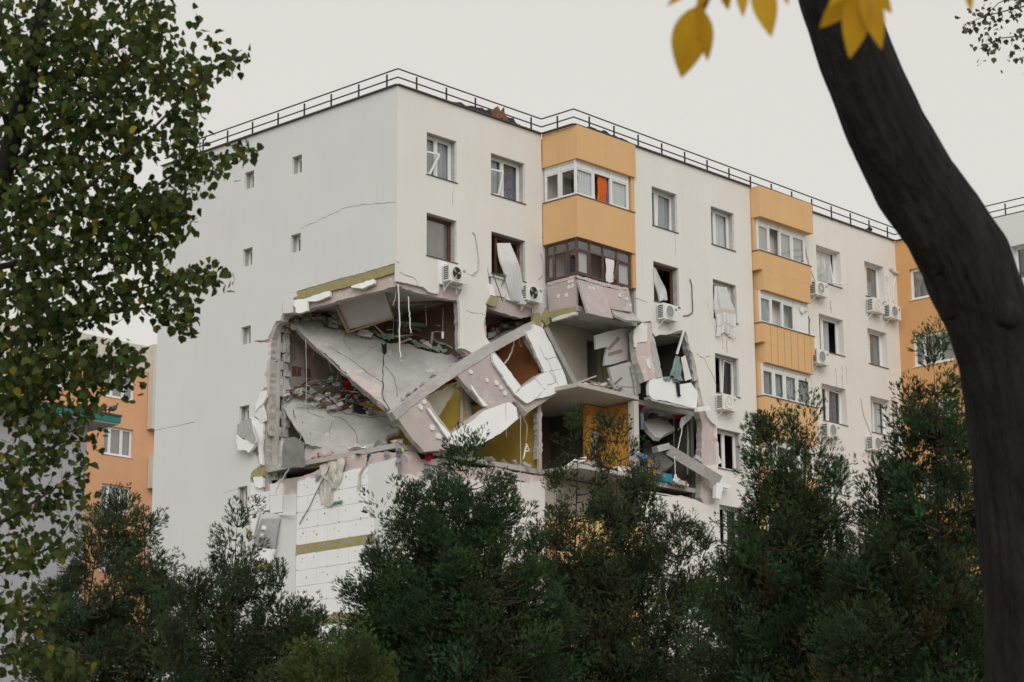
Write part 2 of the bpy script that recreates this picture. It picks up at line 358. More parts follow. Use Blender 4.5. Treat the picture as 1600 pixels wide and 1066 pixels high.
#hole_gab = [( 0, out_gab[0][1])]+out_gab+[(-4.63, Z(-13.0)), (-4.63, Z(-20))]+eps_r[::-1]+[(-1.2, Z(-12.33)), (0, Z(-12.25))]
# an outer loop that runs round the notch (the hole reaches the building's corner)
outer = [(-YB,0), (0,0), (0,Z(-12.25)), (-1.2,Z(-12.33))]
def gab_outer(): return [(-YB,0),(-.003,0)]+[(-.003,Z(-12.25)),(-1.2,Z(-12.33))]+eps_r+[(-4.63,Z(-20)),(-4.63,Z(-13.0))]+out_gab[::-1]+[(-.003,out_gab[0][1]),(-.003,ZR),(-YB,ZR)]
def inside(pt, poly):
    x, y = pt; c = False
    for i in range(len(poly)):
        (x0,y0),(x1,y1) = poly[i], poly[i-1]
        if (y0 > y) != (y1 > y) and x < (x1-x0)*(y-y0)/(y1-y0)+x0: c = not c
    return c
go = gab_outer()
gho = [gh(c,k) for c,k in gwin if all(inside(q, go) for q in gh(c,k)) and not (c == 'B' and k == 5)]
# window B of the sixth row touches the bare boards: it is a notch in the sheet's edge
wall('gable_wall_render', FG, go, gho, 0, .1, ['gable','foamd','foam'])
core_top = cr('d6', (1445,320),(1300,375),(1040,430),(900,465),(760,500),(600,555),(450,590),(300,640),(160,665),(130,740),(60,800))
core_hole = px2(FG, rough(core_top, 5, 1.2, False))+px2(FG, rough(cr('c1',(236,500),(232,620),(226,760),(225,900),(222,1000))+cr('d4',(400,300),(395,720),(400,930),(480,960),(560,900),(700,890),(830,870),(1040,780))+cr('d5',(620,250),(860,215),(1060,200),(1180,200)), 5, 1.0, False))
co = [(-YB,0),(-.104,0),(-.104,Z(-11.85))]+[(min(u,-.105),z) for u,z in core_hole[::-1]]+[(-.104,core_hole[0][1]),(-.104,Z(-.02)),(-YB,Z(-.02))]
wall('gable_wall_panel', FG, co, [gh(c,k) for c,k in gwin if all(inside(q, co) for q in gh(c,k))], .1, .34, ['pinkl','conc','plw'])
for c, k in gwin:
    r_ = gh(c, k)
    if inside(r_[0], co) and inside(r_[2], co):
        window(FG, r_[0][0], r_[2][0], r_[0][1], r_[2][1], .26, split=(), sill=None, gl='glassd')
# wool fire band under the torn edge + bare boards below
bandp = cr('d6', (320,408),(600,320),(740,277),(900,238),(1150,170),(1418,95),(1425,190),(1150,275),(930,340),(700,400),(440,470),(290,500))
slab('wool_band', bandp, ('x', .015), .082, ['wool','wool'], B, rg=(6,.5))
for q in cr('d6', (400,415),(492,392),(858,308),(975,278),(1140,235)):
    c = onx(*q, .008); MB().tube([c, c+Vector((.012,0,0))], .055, 10).build('anchor_disc', 'adh', B)
boards = B
bm_board = {}
def eps_board(u0, u1, z0, z1, m='foam', nm='insulation_board'):
    key = (round(u1-u0,3), round(z1-z0,3), m)
    if key not in bm_board:
        b = MB(); W2 = (u1-u0)/2; Hh = z1-z0
        b.hexa([(0,W2,0),(0,-W2,0),(.09,-W2,0),(.09,W2,0),(0,W2,Hh),(0,-W2,Hh),(.09,-W2,Hh),(.09,W2,Hh)])
        me = bpy.data.meshes.new(nm); me.from_pydata(b.v, [], b.f); me.materials.append(M[m]); bm_board[key] = me
    org = Vector((random.uniform(.0,.008), -(u0+u1)/2, z0))
    return link(nm, bm_board[key], org, B)
bands = (-14.83, -17.2, -19.6)
rows_ = []; zt0 = -12.42
for bz in bands:
    zt1 = bz+.30; m_ = max(1, round((zt0-zt1)/.5)); rows_ += [(zt0-(zt0-zt1)*i/m_, zt0-(zt0-zt1)*(i+1)/m_, False) for i in range(m_)]+[(zt1, bz, True)]; zt0 = bz
an = MB()
for row, (za, zb, isb) in enumerate(rows_):
    u = -4.61; ue = -.94 if za < -13.9 else -1.2; first = True
    while u < ue-.08:
        u2 = min(u+(.5 if first and row % 2 else 1.0), ue); first = False
        eps_board(u+.006, u2-.006, Z(zb+.006), Z(za-.004), 'wool' if isb else 'foam', 'wool_batt' if isb else 'insulation_board')
        for (au, az) in (((u+u2)/2, (za+zb)/2), (u+.03, zb+.02), (u+.33, za*.7+zb*.3)):
            if random.random() < .62:
                c = Vector((-.006, -au+random.uniform(-.03,.03), Z(az))); an.tube([c, c+Vector((.03,0,0))], .055 if isb else random.choice((.018,.022,.035)), 7)
        u = u2
a_ = an.build('board_anchors', 'adh', B); a_['kind'] = 'stuff'
# a few bare boards in the upper left patch, left of the missing strip
for (a0,b0,a1,b1) in ((146,400,205,480),(205,385,240,470),(243,400,300,480),(148,340,205,398),(243,345,300,398)):
    p = rough(cr('c6',(a0,b0),(a1,b0-8),(a1,b1-6),(a0,b1)), 9, .5); slab('insulation_board', p, ('x', .006), .09, ['foam','foam'], B)
for (a0,b0,a1,b1) in ((372,322,395,345),(400,312,445,338),(590,262,640,285),(700,240,745,262),(760,232,800,250)):
    slab('pink_panel_patch', rough(cr('c6',(a0,b0),(a1,b0-8),(a1,b1-6),(a0,b1)), 5, .8), ('x', .085), .02, ['pinkl','pinkl'], B)
rim = cr('d5', (40,560),(110,545),(150,500),(215,540),(330,440),(470,480),(620,430),(720,400),(850,390),(900,345),(990,335),(1080,320),(1160,350),(1020,395),(1010,420),(620,500),(240,560),(30,600))
slab('insulation_edge', rough(rim, 4, .6), ('x', .012), .08, ['foam','foam'], B)

# main front, corner bay (y = 0)
CT = cr('c2',(95,175),(180,195),(270,215),(310,250),(378,262),(384,192),(448,205),(540,232),(520,292),(528,450),(527,640),(560,645),(605,668),(615,750),(660,775),(745,800),(735,600),(712,570),(700,540),(690,470),(705,420),(710,335),(735,325),(740,260),(725,205),(722,142),(738,141),(845,170),(850,300),(930,330),(1040,365),(1045,400),(1075,540),(1090,470),(1118,425),(1132,330))
t1 = px2(F1, rough(CT, 4, .7, False))
t1 = [(max(u,.004), z) for u, z in t1]; f1o = [(.003,t1[0][1])]+t1+[(X1, t1[-1][1]), (X1,ZR), (.003,ZR)]
f1h = [win_rect(*cols1[c], k) for c in 'CD' for k in (0,1)]
wall('front_wall_render', F1, f1o, f1h, 0, .1, ['plaster','foamd','foam'])
c1 = px2(F1, rough(cr('c2',(100,205),(290,262),(430,290),(535,308),(545,640),(640,740),(735,760),(725,560),(715,352),(830,392),(960,430),(1040,412),(1120,400)), 5, .9, False))
wall('front_wall_panel', F1, [(.345,c1[0][1])]+[(max(u,.346),z) for u,z in c1]+[(X1,c1[-1][1]),(X1,Z(-.02)),(.345,Z(-.02))], f1h, .1, .34, ['pink','conc','beige'])
low1 = px2(F1, rough(cr('c3',(205,690),(250,640),(330,645),(360,700),(540,690),(640,740),(780,760),(880,750),(1000,785),(1095,800),(1180,810)), 4, 1, False))
f1b = [(0,0),(X1,0),(X1,low1[-1][1])]+low1[::-1]+[(0.0,low1[0][1])]
h1b = [win_rect(*cols1[c], k) for c in 'CD' for k in range(4,9)]
wall('front_wall_panel', F1, [(max(u,.345), z) for u, z in f1b], h1b, .1, .34, ['pinkl','conc','beige'])
f1c = px2(F1, rough(cr('c3',(200,850),(260,800),(330,830),(480,860),(640,830),(760,850),(870,835),(1100,870),(1180,850)), 4, 1, False))
wall('front_wall_render', F1, [(.003,0),(X1,0),(X1,f1c[-1][1])]+[(max(u,.004),z) for u,z in f1c[::-1]]+[(.003,f1c[0][1])], [win_rect(*cols1[c], k) for c in 'CD' for k in range(5,9)]+[], 0, .1, ['plaster','foamd','foam'])
# second front section (y = -1.5)
HT = cr('d1',(75,160),(180,182),(285,165),(300,300),(335,350),(385,325),(470,330),(560,300),(690,262),(720,350),(750,515),(772,545),(790,610),(815,730),(845,870))
HT += cr('d2',(855,40),(880,130),(905,240),(930,330),(965,410),(1010,460),(1062,500),(1060,640),(1085,700),(1090,840),(1130,940))+cr('d3',(640,160),(560,170),(530,200))+cr('d2',(940,960),(930,1060))+cr('d3',(500,330),(600,420),(615,540),(570,565),(520,560),(440,520),(330,490),(240,480),(100,470))
t2 = px2(F2, rough(HT, 4, .7, False)); t2 = [(max(u, X2), z) for u, z in t2]
f2o = [(X2,0),(X3,0),(X3,ZR),(X2,ZR),(X2,t2[0][1])]+t2+[(X2, t2[-1][1])]
f2all = [win_rect(*cols2[c], k) for c in 'EF' for k in range(9)]
f2h = [r for r in f2all if all(inside(q, f2o) for q in r)]
# the fourth-row window beside the hole keeps its right part: widen the notch instead
wall('front_wall_render', F2, f2o, f2h, 0, .1, ['plaster','foamd','foam'])
c2 = px2(F2, rough(cr('d1',(80,180),(300,190),(330,345),(560,310),(700,300),(760,530),(840,860),(830,1000))+cr('d2',(850,120),(880,330),(915,480),(905,980))+cr('d3',(490,300),(490,480),(520,540),(440,500),(330,470),(100,440)), 5, .9, False)); c2 = [(max(u, X2), z) for u, z in c2]
f2c = [(X2,0),(X3,0),(X3,Z(-.02)),(X2,Z(-.02)),(X2,c2[0][1])]+c2+[(X2, c2[-1][1])]
wall('front_wall_panel', F2, f2c, [r for r in f2all if all(inside(q, f2c) for q in r)], .1, .34, ['pinkl','conc','beige'])
f3h = [win_rect(*cols3[c], k) for c in 'GH' for k in range(9)]
wall('front_wall', F3, [(X3,0),(X4,0),(X4,ZR),(X3,ZR)], f3h, 0, .34, ['plaster','plaster','beige'])

# ---------------- windows of the front
DESC = {'C':'column nearest the gable','D':'column left of the corner balconies','E':'column right of the corner balconies',
        'F':'column left of the second balconies','G':'column right of the second balconies','H':'column nearest the orange wing'}
LEV = ['top','second','third','fourth','fifth','sixth','seventh','eighth','ninth']
def std(fr, cols, c, k, **kw):
    u0, u1 = cols[c]; r_ = win_rect(u0, u1, k); return window(fr, u0, u1, r_[0][1], r_[2][1], lab='the '+LEV[k]+' window of the '+DESC[c], **kw)
std(F1, cols1, 'C', 0, opens={0:('skew',.0)}, curtain=[(.02,.98,'netg','grey net curtain')], nopane=(0,))
std(F1, cols1, 'D', 0, curtain=[(.45,.98,'netb','blue lace curtain'),(.0,.45,'netg','grey net curtain')], nopane=(0,))
std(F1, cols1, 'C', 1, fmat='wood', split=(), curtain=[(.0,1.,'netn','beige patterned curtain')], gl='glassd')
std(F1, cols1, 'D', 1, fmat='wood', split=(.3,), nopane=(0,1), opens={0:('left',.6)})
std(F2, cols2, 'E', 0, split=(.4,), curtain=[(0,.4,'netg','grey net curtain'),(.45,1,'netg','pale net curtain')], opens={1:('skew',.04)})
std(F2, cols2, 'F', 0, split=(.4,), curtain=[(0,.4,'netn','beige curtain'),(.4,1,'net','white net curtain')])
std(F2, cols2, 'E', 1, fmat='wood', split=(.35,), nopane=(0,1))
std(F2, cols2, 'F', 1, nopane=(0,1))
std(F2, cols2, 'F', 2, opens={1:('skew',.1),0:('left',.7)}, nopane=(0,), curtain=[(0,.35,'net','white torn curtain')])
std(F2, cols2, 'F', 3, nopane=(0,1)); 
for k in (4,5,6): std(F2, cols2, 'F', k, nopane=(0,), curtain=[(0,.4,'netg','lilac-grey curtain')])
std(F2, cols2, 'E', 5); std(F2, cols2, 'E', 6); std(F1, cols1, 'D', 4, gl='glassd'); std(F1, cols1, 'C', 5); std(F1, cols1, 'D', 5)
std(F3, cols3, 'G', 0, split=(.2,), opens={1:('tilt',.12)}, curtain=[(.2,.95,'net','bluish white curtain')])
std(F3, cols3, 'G', 1, split=(.36,), nopane=(1,), curtain=[(.0,.4,'netg','grey curtain'),(.42,.75,'netg','torn grey curtain')])
std(F3, cols3, 'G', 2, split=(.45,), opens={1:('skew',.06)}, curtain=[(.0,.4,'netg','lilac curtain'),(.55,.95,'netb','dark blue curtain')])
std(F3, cols3, 'G', 3, curtain=[(.3,.95,'netg','grey curtain')]); std(F3, cols3, 'G', 4)
std(F3, cols3, 'H', 0, split=(.35,), curtain=[(0,1,'netn','greyish blind')], gl='glassd'); std(F3, cols3, 'H', 1, split=(.35,), curtain=[(0,1,'netg','pale green-grey blind')], gl='glassd')
std(F3, cols3, 'H', 2, split=(.4,), opens={0:('skew',.08)}, curtain=[(.3,.95,'net','white curtain')]); std(F3, cols3, 'H', 3, split=(.4,)); std(F3, cols3, 'H', 4)
for k in (5,6,7): std(F3, cols3, 'G', k); std(F3, cols3, 'H', k)
for c_, f_, cl_ in (('E',F2,cols2),('F',F2,cols2),('C',F1,cols1),('D',F1,cols1)): std(f_, cl_, c_, 7); 
for c_ in 'CD': std(F1, cols1, c_, 6)
std(F1, cols1, 'C', 4, gl='glassd'); std(F2, cols2, 'E', 4, nopane=(1,))
# hung-off sashes of the two top windows
for c, a, b in (('C', (232,462), (280,478)), ('D', (575,578), (625,598))):
    u0 = cols1[c][0]+.06; zt_ = Z(-1.85 if c == 'C' else -1.75); zb_ = Z(-2.62); q = MB()
    P_ = [F1.p(u0,.22,zt_), F1.p(u0+.62,.10,zt_), F1.p(u0+(.18 if c=='C' else .42),.12,zb_)]
    q.bar(P_[0], P_[1], .05, .06); q.bar(P_[1], P_[2], .05, .06); q.bar(F1.p(u0,.22,zb_), P_[2], .05, .06)
    q.build('loose_sash', 'pvc', B)
    q = MB(); q.plate([[P_[0], P_[1], P_[2], F1.p(u0,.20,zb_)]], (0,.01,0), (0,0,0)); q.build('pane', 'glassd', B)

# ---------------- floors, partitions, roof, rear
def part(name, a, b, m): return MB().box(a, b).build(name, m, B)
part('roof_slab', (.1,.1,Z(-.35)), (X4,YB,Z(-.12)), 'felt')
part('roof_slab', (X1+.1,D2+.1,Z(-.35)), (X3,.098,Z(-.12)), 'felt')
for k in range(9):
    z1 = Z(-3.5-H*k); z0 = z1-.16
    if k == 2:
        part('floor_slab', (.35,6.5,z0), (X1,YB-.1,z1), 'ceil')
    else: part('floor_slab', (.35 if k != 3 else .12,.35 if k != 3 else .15,z0), (X1,YB-.1,z1), 'ceil')
    part('floor_slab', (X1+.003,0.05,z0), (X4,YB-.1,z1), 'ceil')
    part('floor_slab', (X2,D2+.35,z0), (X3,.047,z1), 'ceil'); part('floor_slab', (X3+.003,D3+.35,z0), (X4,.047,z1), 'ceil')
    zc = z1+2.587; cap = min(zc, Z(-.36))
    rm = {2:'brown', 3:'yellow'}.get(k, 'beige')
    if k != 9:
        part('partition_wall', (3.55,.36 if k not in (2,3) else .5,z1+.002), (3.72,6.39,cap), rm if k != 2 else 'dbrown')
        part('partition_wall', (X1-.17,.36 if k not in (2,3) else .12,z1+.002), (X1,6.39,cap), rm)
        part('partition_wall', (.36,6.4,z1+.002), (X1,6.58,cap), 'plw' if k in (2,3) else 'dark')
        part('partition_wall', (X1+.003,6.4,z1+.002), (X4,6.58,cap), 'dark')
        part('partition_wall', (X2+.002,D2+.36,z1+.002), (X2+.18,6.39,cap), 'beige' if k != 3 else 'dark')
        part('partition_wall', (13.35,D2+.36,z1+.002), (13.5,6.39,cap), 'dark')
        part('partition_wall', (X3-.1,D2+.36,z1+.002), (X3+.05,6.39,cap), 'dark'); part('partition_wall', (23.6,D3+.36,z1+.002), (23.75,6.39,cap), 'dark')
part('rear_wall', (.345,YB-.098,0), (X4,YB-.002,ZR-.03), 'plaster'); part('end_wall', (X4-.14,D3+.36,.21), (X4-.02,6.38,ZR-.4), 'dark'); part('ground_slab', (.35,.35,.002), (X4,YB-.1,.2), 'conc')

# ---------------- roof edge: flashing, railing, torn felt
fl = MB()
path = [(-.03,YB),(-.03,-.03),(X1-.02,-.03),(X1-.02,D2-.03),(X3,D2-.03),(X3,D3-.03),(X4,D3-.03),(X4-.03,-14)]
fl = MB()
for (a,b) in zip(path[:-1], path[1:]): fl.bar((a[0],a[1],Z(.022)), (b[0],b[1],Z(.022)), .14, .035)
fl.build('roof_flashing', 'flash', B)
rp = [(.08,YB),(.08,.08),(X1+.1,.08),(X1+.1,D2+.08),(X4+.1,D3+.06),(X4+.1,-14)]
rl = MB()
for hz in (.33,.62):
    for (a,b) in zip(rp[:-1], rp[1:]): rl.bar((a[0],a[1],Z(hz)), (b[0],b[1],Z(hz)), .035, .035)
RL = rl.build('railing', 'rail', B)
pm = bpy.data.meshes.new('post'); q = MB().box((-.022,-.022,0), (.022,.022,.6)); pm.from_pydata(q.v, [], q.f); pm.materials.append(M['rail'])
for (a,b) in zip(rp[:-1], rp[1:]):
    a = Vector((*a,0)); b = Vector((*b,0)); L_ = (b-a).length; n_ = max(1, round(L_/1.36))
    if L_ < .6: continue
    for i in range(n_): c = a+(b-a)*((i+.62 if L_ > 3 else .5)/n_ if True else 0); link('post', pm, Vector((c.x,c.y,Z(-.05))), RL)
def lump(name, pts, h, wd, m, label):
    b = MB(); n_ = len(pts); K = 9; W_ = [Vector(p) for p in pts]; tot = n_*6
    for i in range(tot+1):
        t = i/tot*(n_-1); j = min(int(t), n_-2); p = W_[j].lerp(W_[j+1], t-j); s_ = math.sin(math.pi*i/tot)**.6*(.7+.5*random.random()); dirv = (W_[j+1]-W_[j]).normalized(); sd = dirv.cross(Vector((0,0,1)))
        for kk in range(K):
            a = math.pi*kk/(K-1); b.v.append(tuple(p+sd*(math.cos(a)*wd*.5*(.4+.6*s_)+random.uniform(-.02,.02))+Vector((0,0,math.sin(a)*h*s_*(.8+.4*random.random())))))
    for i in range(tot):
        for kk in range(K-1): a = i*K+kk; b.f.append((a,a+1,a+K+1,a+K)); b.m.append(0)
    tag(b.build(name, m), label, 'roofing')
lump('torn_roofing_felt', [(2.0,.1,Z(.02)),(4.0,.1,Z(.0)),(5.4,.12,Z(.0)),(6.7,.1,Z(.0))], .26, .3, 'felt', 'black crumpled roofing felt lying along the roof edge above the corner bay')
lump('rusty_roof_sheet', [(4.2,.12,Z(.02)),(4.8,.1,Z(.04)),(5.4,.12,Z(.02))], .42, .42, 'rust', 'rust-brown crumpled sheet on the black felt at the roof edge')
lump('torn_roofing_felt', [(7.05,-1.35,Z(.02)),(8.0,-1.35,Z(.02)),(9.2,-1.35,Z(.02)),(10.6,-1.35,Z(.02))], .2, .3, 'felt', 'black crumpled roofing felt on the roof edge above the corner balconies')

# ---------------- balcony stack in the notch
def band(name, x0, x1, y0, y1, z0, z1, m='orange', t=.14, left=True, cap=True, par=None):
    b = MB(); b.box((x0,y0,z0), (x1,y0+t,z1))
    if left: b.box((x0,y0+t,z0), (x0+t,y1,z1))
    o = b.build(name, m, par or B)
    if cap:
        c = MB(); c.box((x0-.03,y0-.03,z1), (x1+.02,y0+t+.03,z1+.025)); c.box((x0-.03,y0+t+.03,z1), (x0+t+.03,y1,z1+.025)); c.build('coping', 'flash', o)
    return o
BX0, BX1, BY = X1+.03, X2-.03, D2-.12
band('balcony_fascia', BX0, BX1, BY, -.005, Z(-1.2), Z(-.01), cap=False)
band('balcony_parapet', BX0+.0, BX1-.05, BY+.04, -.005, Z(-3.97), Z(-2.5))
for k in range(5,9): band('balcony_parapet', BX0, BX1-.05, BY+.04, -.005, Z(-3.97-H*(k-1)-.02), Z(-2.5-H*(k-1)))
part('balcony_return', (BX1-.16,D2-.02,Z(-2.5)), (BX1+.02,-.2,Z(-1.2)), 'orange')
part('balcony_return', (BX1-.16,D2-.02,Z(-5.2)), (BX1+.02,-.2,Z(-3.97)), 'orange2')
for k in range(0,8):
    if k in (1,): continue
    part('balcony_slab', (BX0+.02,D2-.02,Z(-3.5-H*k-.14)), (X2-.005,.045,Z(-3.5-H*k)), 'ceil')
part('balcony_ceiling', (BX0+.15,D2+.05,Z(-1.05)), (X2-.005,.04,Z(-.9)), 'ceil')
for k in (0,1): 
    part('balcony_back_wall', (X1+.01,.05,Z(-3.49-H*k)), (X1+1.6,.2,Z(-.96-H*k)), 'plaster'); part('balcony_back_wall', (X1+2.4,.05,Z(-3.49-H*k)), (X2,.2,Z(-.96-H*k)), 'plaster')
part('balcony_back_wall', (X1+.01,.05,Z(-8.98)), (X1+2.3,.2,Z(-6.45)), 'beige'); part('balcony_back_wall', (X2-.15,.05,Z(-8.98)), (X2,.2,Z(-6.45)), 'beige')
part('balcony_back_wall', (X1+2.3,.06,Z(-6.9)), (X2-.15,.19,Z(-6.45)), 'beige')
part('balcony_back_wall', (X1+2.2,.05,Z(-10.0)), (X2,.2,Z(-9.2)), 'ochre'); part('balcony_back_wall', (X1+2.2,.05,Z(-11.74)), (X1+2.45,.2,Z(-10.002)), 'ochre'); part('balcony_back_wall', (X1+2.95,.05,Z(-11.74)), (X2,.2,Z(-10.002)), 'ochre'); part('door_leaf', (X1+2.5,.1,Z(-11.7)), (X1+2.9,.15,Z(-10.05)), 'adh')
part('balcony_back_wall', (X1+.01,2.6,Z(-11.74)), (X2,2.75,Z(-9.2)), 'dbrown')
for k in range(4,8): part('balcony_back_wall', (X1+.01,.05,Z(-3.49-H*k)), (X2,.2,Z(-.96-H*k)), 'beige')
# glazing, top floor
FBF = Fr((0,D2+.02,0), (1,0,0), (0,1,0)); FBS = Fr((X1+.12,0,0), (0,-1,0), (1,0,0))
def glaze(fr, u0, u1, z0, z1, bays, fm, gl, hl=.16, name='balcony_window', skip=(), solid=()):
    b = frame_mb(fr, u0, u1, z0, z1, 0, .06, .08, [u0+(u1-u0)*q for q in bays[1:-1]]); pane_box(b, fr, u0+.06, u1-.06, z1-.06-hl-.05, z1-.06-hl, .003, .07)
    W_ = b.build(name, fm, B)
    for i in range(len(bays)-1):
        a = u0+(u1-u0)*bays[i]+.04; c = u0+(u1-u0)*bays[i+1]-.04
        pane_box(MB(), fr, a, c, z1-.06-hl, z1-.06, .03, .02).build('transom_panel', 'pvc' if fm == 'pvc' else gl, W_)
        if i in skip: continue
        zt_ = z1-.11-hl
        frame_mb(fr, a, c, z0+.06, zt_, .015, .055, .05).build('sash', fm, W_)
        pane_box(MB(), fr, a+.055, c-.055, z0+.115, zt_-.055, .03).build('pane', 'pvc' if i in solid else gl, W_)
    return W_
glaze(FBS, .02, 1.46, Z(-2.47), Z(-1.2), [0,.48,1], 'pvc', 'glass')
glaze(FBF, BX0+.06, BX1-.25, Z(-2.47), Z(-1.2), [0,.34,.66,1], 'pvc', 'glass', skip=(1,))
glaze(FBS, .02, 1.46, Z(-5.25), Z(-3.98), [0,.28,.68,1], 'wood2', 'glassd', .3, skip=(1,))
gw = glaze(FBF, BX0+.06, BX1-.2, Z(-5.25), Z(-3.98), [0,.24,.48,.74,1], 'wood2', 'glassd', .3, skip=(1,2))
b = MB(); b.bar((9.1,D2-.02,Z(-4.35)), (8.65,D2-.22,Z(-5.2)), .07, .06); b.bar((9.1,D2-.02,Z(-4.35)), (9.0,D2+.02,Z(-5.2)), .06, .06); b.build('broken_sash', 'wood2', gw)
def sheet(name, Lp, Rp, m, nf=5, amp=.05, label=None, cat='curtain', group=None, nu=40, nv=26, out=(0,-1,0), swell=1.0, stripes=False):
    """cloth hung between a left and a right edge line, folds pushed along `out`"""
    Lp = [Vector(p) for p in Lp]; Rp = [Vector(p) for p in Rp]; out = Vector(out); b = MB(); ph = random.random()*6
    def ev(P, t): 
        t *= len(P)-1; i = min(int(t), len(P)-2); return P[i].lerp(P[i+1], t-i)
    for j in range(nv+1):
        v = j/nv
        for i in range(nu+1):
            u = i/nu; p = ev(Lp, v).lerp(ev(Rp, v), u)
            f = math.sin(u*nf*6.28+ph+.8*math.sin(v*3))+.45*math.sin(u*nf*13.1+v*4+ph)
            wd_ = (ev(Rp, v)-ev(Lp, v)).length; b.v.append(tuple(p+out*(amp*f*(.35+.65*v*swell)+.5*amp*math.sin(v*7+u*3+ph)*v+random.uniform(-.004,.004))+(ev(Rp, v)-ev(Lp, v)).normalized()*wd_*.06*math.sin(v*9+ph+u)*v+Vector((0,0,-.12*min(1,wd_)*amp*10*math.sin(u*7+ph)*v*v))))
    for j in range(nv):
        for i in range(nu): a = j*(nu+1)+i; b.f.append((a,a+1,a+nu+2,a+nu+1)); b.m.append(1 if stripes and ((i % 8 == 3 and v) or (j in (14,15,21) )) else 0)
    o = b.build(name, m, None, True)
    if label: tag(o, label, cat, group)
    return o
yv = D2+.12
sheet('curtain', [(7.2,yv,Z(-1.45)),(7.2,yv,Z(-2.5))], [(8.05,yv,Z(-1.45)),(8.05,yv,Z(-2.5))], 'net', 6, .03, 'white pleated curtain behind the corner pane of the top balcony')
sheet('curtain', [(8.28,yv,Z(-1.5)),(8.25,yv,Z(-2.55))], [(8.72,yv,Z(-1.5)),(8.72,yv,Z(-2.55))], 'ocur', 4, .04, 'bright orange curtain in the open bay of the top balcony')
sheet('curtain', [(8.76,yv+.05,Z(-1.5)),(8.76,yv+.05,Z(-2.55))], [(8.92,yv+.05,Z(-1.5)),(8.92,yv+.05,Z(-2.55))], 'netb', 2, .02, 'narrow lilac curtain beside the orange curtain')
sheet('roller_blind', [(9.0,yv,Z(-1.4)),(9.0,yv,Z(-2.5))], [(9.72,yv,Z(-1.4)),(9.72,yv,Z(-2.5))], 'net', 1, .004, 'plain white blind behind the last pane of the top balcony', 'blind')
sheet('curtain', [(7.12,yv,Z(-4.35)),(7.12,yv,Z(-5.25))], [(7.62,yv,Z(-4.35)),(7.62,yv,Z(-5.25))], 'net', 5, .02, 'white curtain behind the corner pane of the brown-framed balcony')
sheet('curtain', [(8.5,D2+.02,Z(-4.4)),(8.35,D2-.12,Z(-5.3))], [(8.95,D2+.02,Z(-4.4)),(8.8,D2-.05,Z(-5.22))], 'net', 4, .04, 'torn white curtain blown through the broken middle of the brown-framed balcony')
sheet('curtain', [(9.15,yv,Z(-4.35)),(9.15,yv,Z(-5.25))], [(9.72,yv,Z(-4.35)),(9.72,yv,Z(-5.25))], 'net', 3, .02, 'white curtain behind the last pane of the brown-framed balcony')
sheet('hanging_laundry', [(X1+.45,-.6,Z(-4.5)),(X1+.45,-.6,Z(-5.3))], [(X1+.45,-1.1,Z(-4.6)),(X1+.45,-1.1,Z(-5.3))], 'netb', 3, .04, 'pale patterned laundry hanging inside the brown-framed balcony', 'laundry', out=(-1,0,0))
sheet('hanging_laundry', [(7.8,D2+.5,Z(-4.55)),(7.85,D2+.5,Z(-5.1))], [(8.3,D2+.5,Z(-4.55)),(8.25,D2+.5,Z(-5.15))], 'red', 3, .04, 'dark red clothes hanging inside the brown-framed balcony', 'laundry')
# damaged balcony one floor down: bare parapet slabs, ceiling below
side = slab('balcony_panel', cr('d7',(95,545),(240,500),(385,465),(382,640),(378,795),(250,830),(135,862),(110,790)), ('x', X1+.04), .09, ['pink','conc'], B, rg=(9,.4))
slab('pink_edge', cr('d7',(95,515),(385,435),(386,462),(96,543)), ('x', X1+.02), .11, ['pinkl','conc'], side, rg=(8,.4))
slab('insulation_edge', cr('d7',(135,868),(185,845),(300,815),(376,797),(372,826),(250,862),(140,895)), ('x', X1+.0), .12, ['foamd','foamd'], side, rg=(5,.8))
slab('wool_band', cr('d7',(110,800),(250,765),(375,748),(377,792),(250,828),(125,860)), ('x', X1+.03), .01, ['wool','wool'], side, rg=(5,.8))
def pl3(p, q, r): return [p, q, r]
def tilted(name, px, y0, out, m, par, t=.08, rg=(8,.5), label=None):
    ys = [p[1] for p in px]; i = ys.index(min(ys)); j = ys.index(max(ys)); a = ony(*px[i], y0); b_ = ony(*px[j], y0-out); c = a+Vector((1,0,.0))
    return slab(name, px, [a, b_, c], t, [m,'conc'], par, rg=rg)
tilted('balcony_panel', cr('d7',(395,480),(520,515),(640,545),(690,690),(740,862),(610,840),(490,808),(440,640)), D2-.1, .38, 'pink', B)
tilted('balcony_panel', cr('d7',(645,552),(770,580),(898,592),(915,700),(928,800),(820,785),(720,768),(680,660)), D2-.1, .12, 'pink', B)
tilted('balcony_panel', cr('d7',(715,765),(800,780),(925,800),(1015,888),(870,880),(780,840),(740,810)), D2-.12, .3, 'conc', B)
slab('pink_edge', cr('d7',(385,440),(600,500),(760,535),(890,570),(892,590),(760,575),(560,520),(386,466)), ('y', D2-.08), .1, ['pinkl','timber'], B, rg=(5,1))
for q in cr('d7',(310,497),(343,490),(306,556),(341,543),(281,634),(203,645)): c = onx(*q, X1+.028); MB().tube([c,c+Vector((.014,0,0))], .075, 10).build('adhesive_dab', 'foamd', side)
for q in cr('d7',(508,566),(547,571),(805,640),(872,672),(908,735)): c = ony(*q, D2-.16); MB().tube([c-Vector((0,.02,0)),c+Vector((0,.05,0))], .06, 10).build('adhesive_dab', 'foamd', B)
part('balcony_slab', (X1+.05,D2-.02,Z(-6.55)), (X2-.01,.04,Z(-6.36)), 'conc')
slab('wool_band', cr('d7',(80,760),(130,850),(125,920),(60,905),(75,830)), ('y', -.06), .16, ['wool','wool'], B, rg=(4,.8))

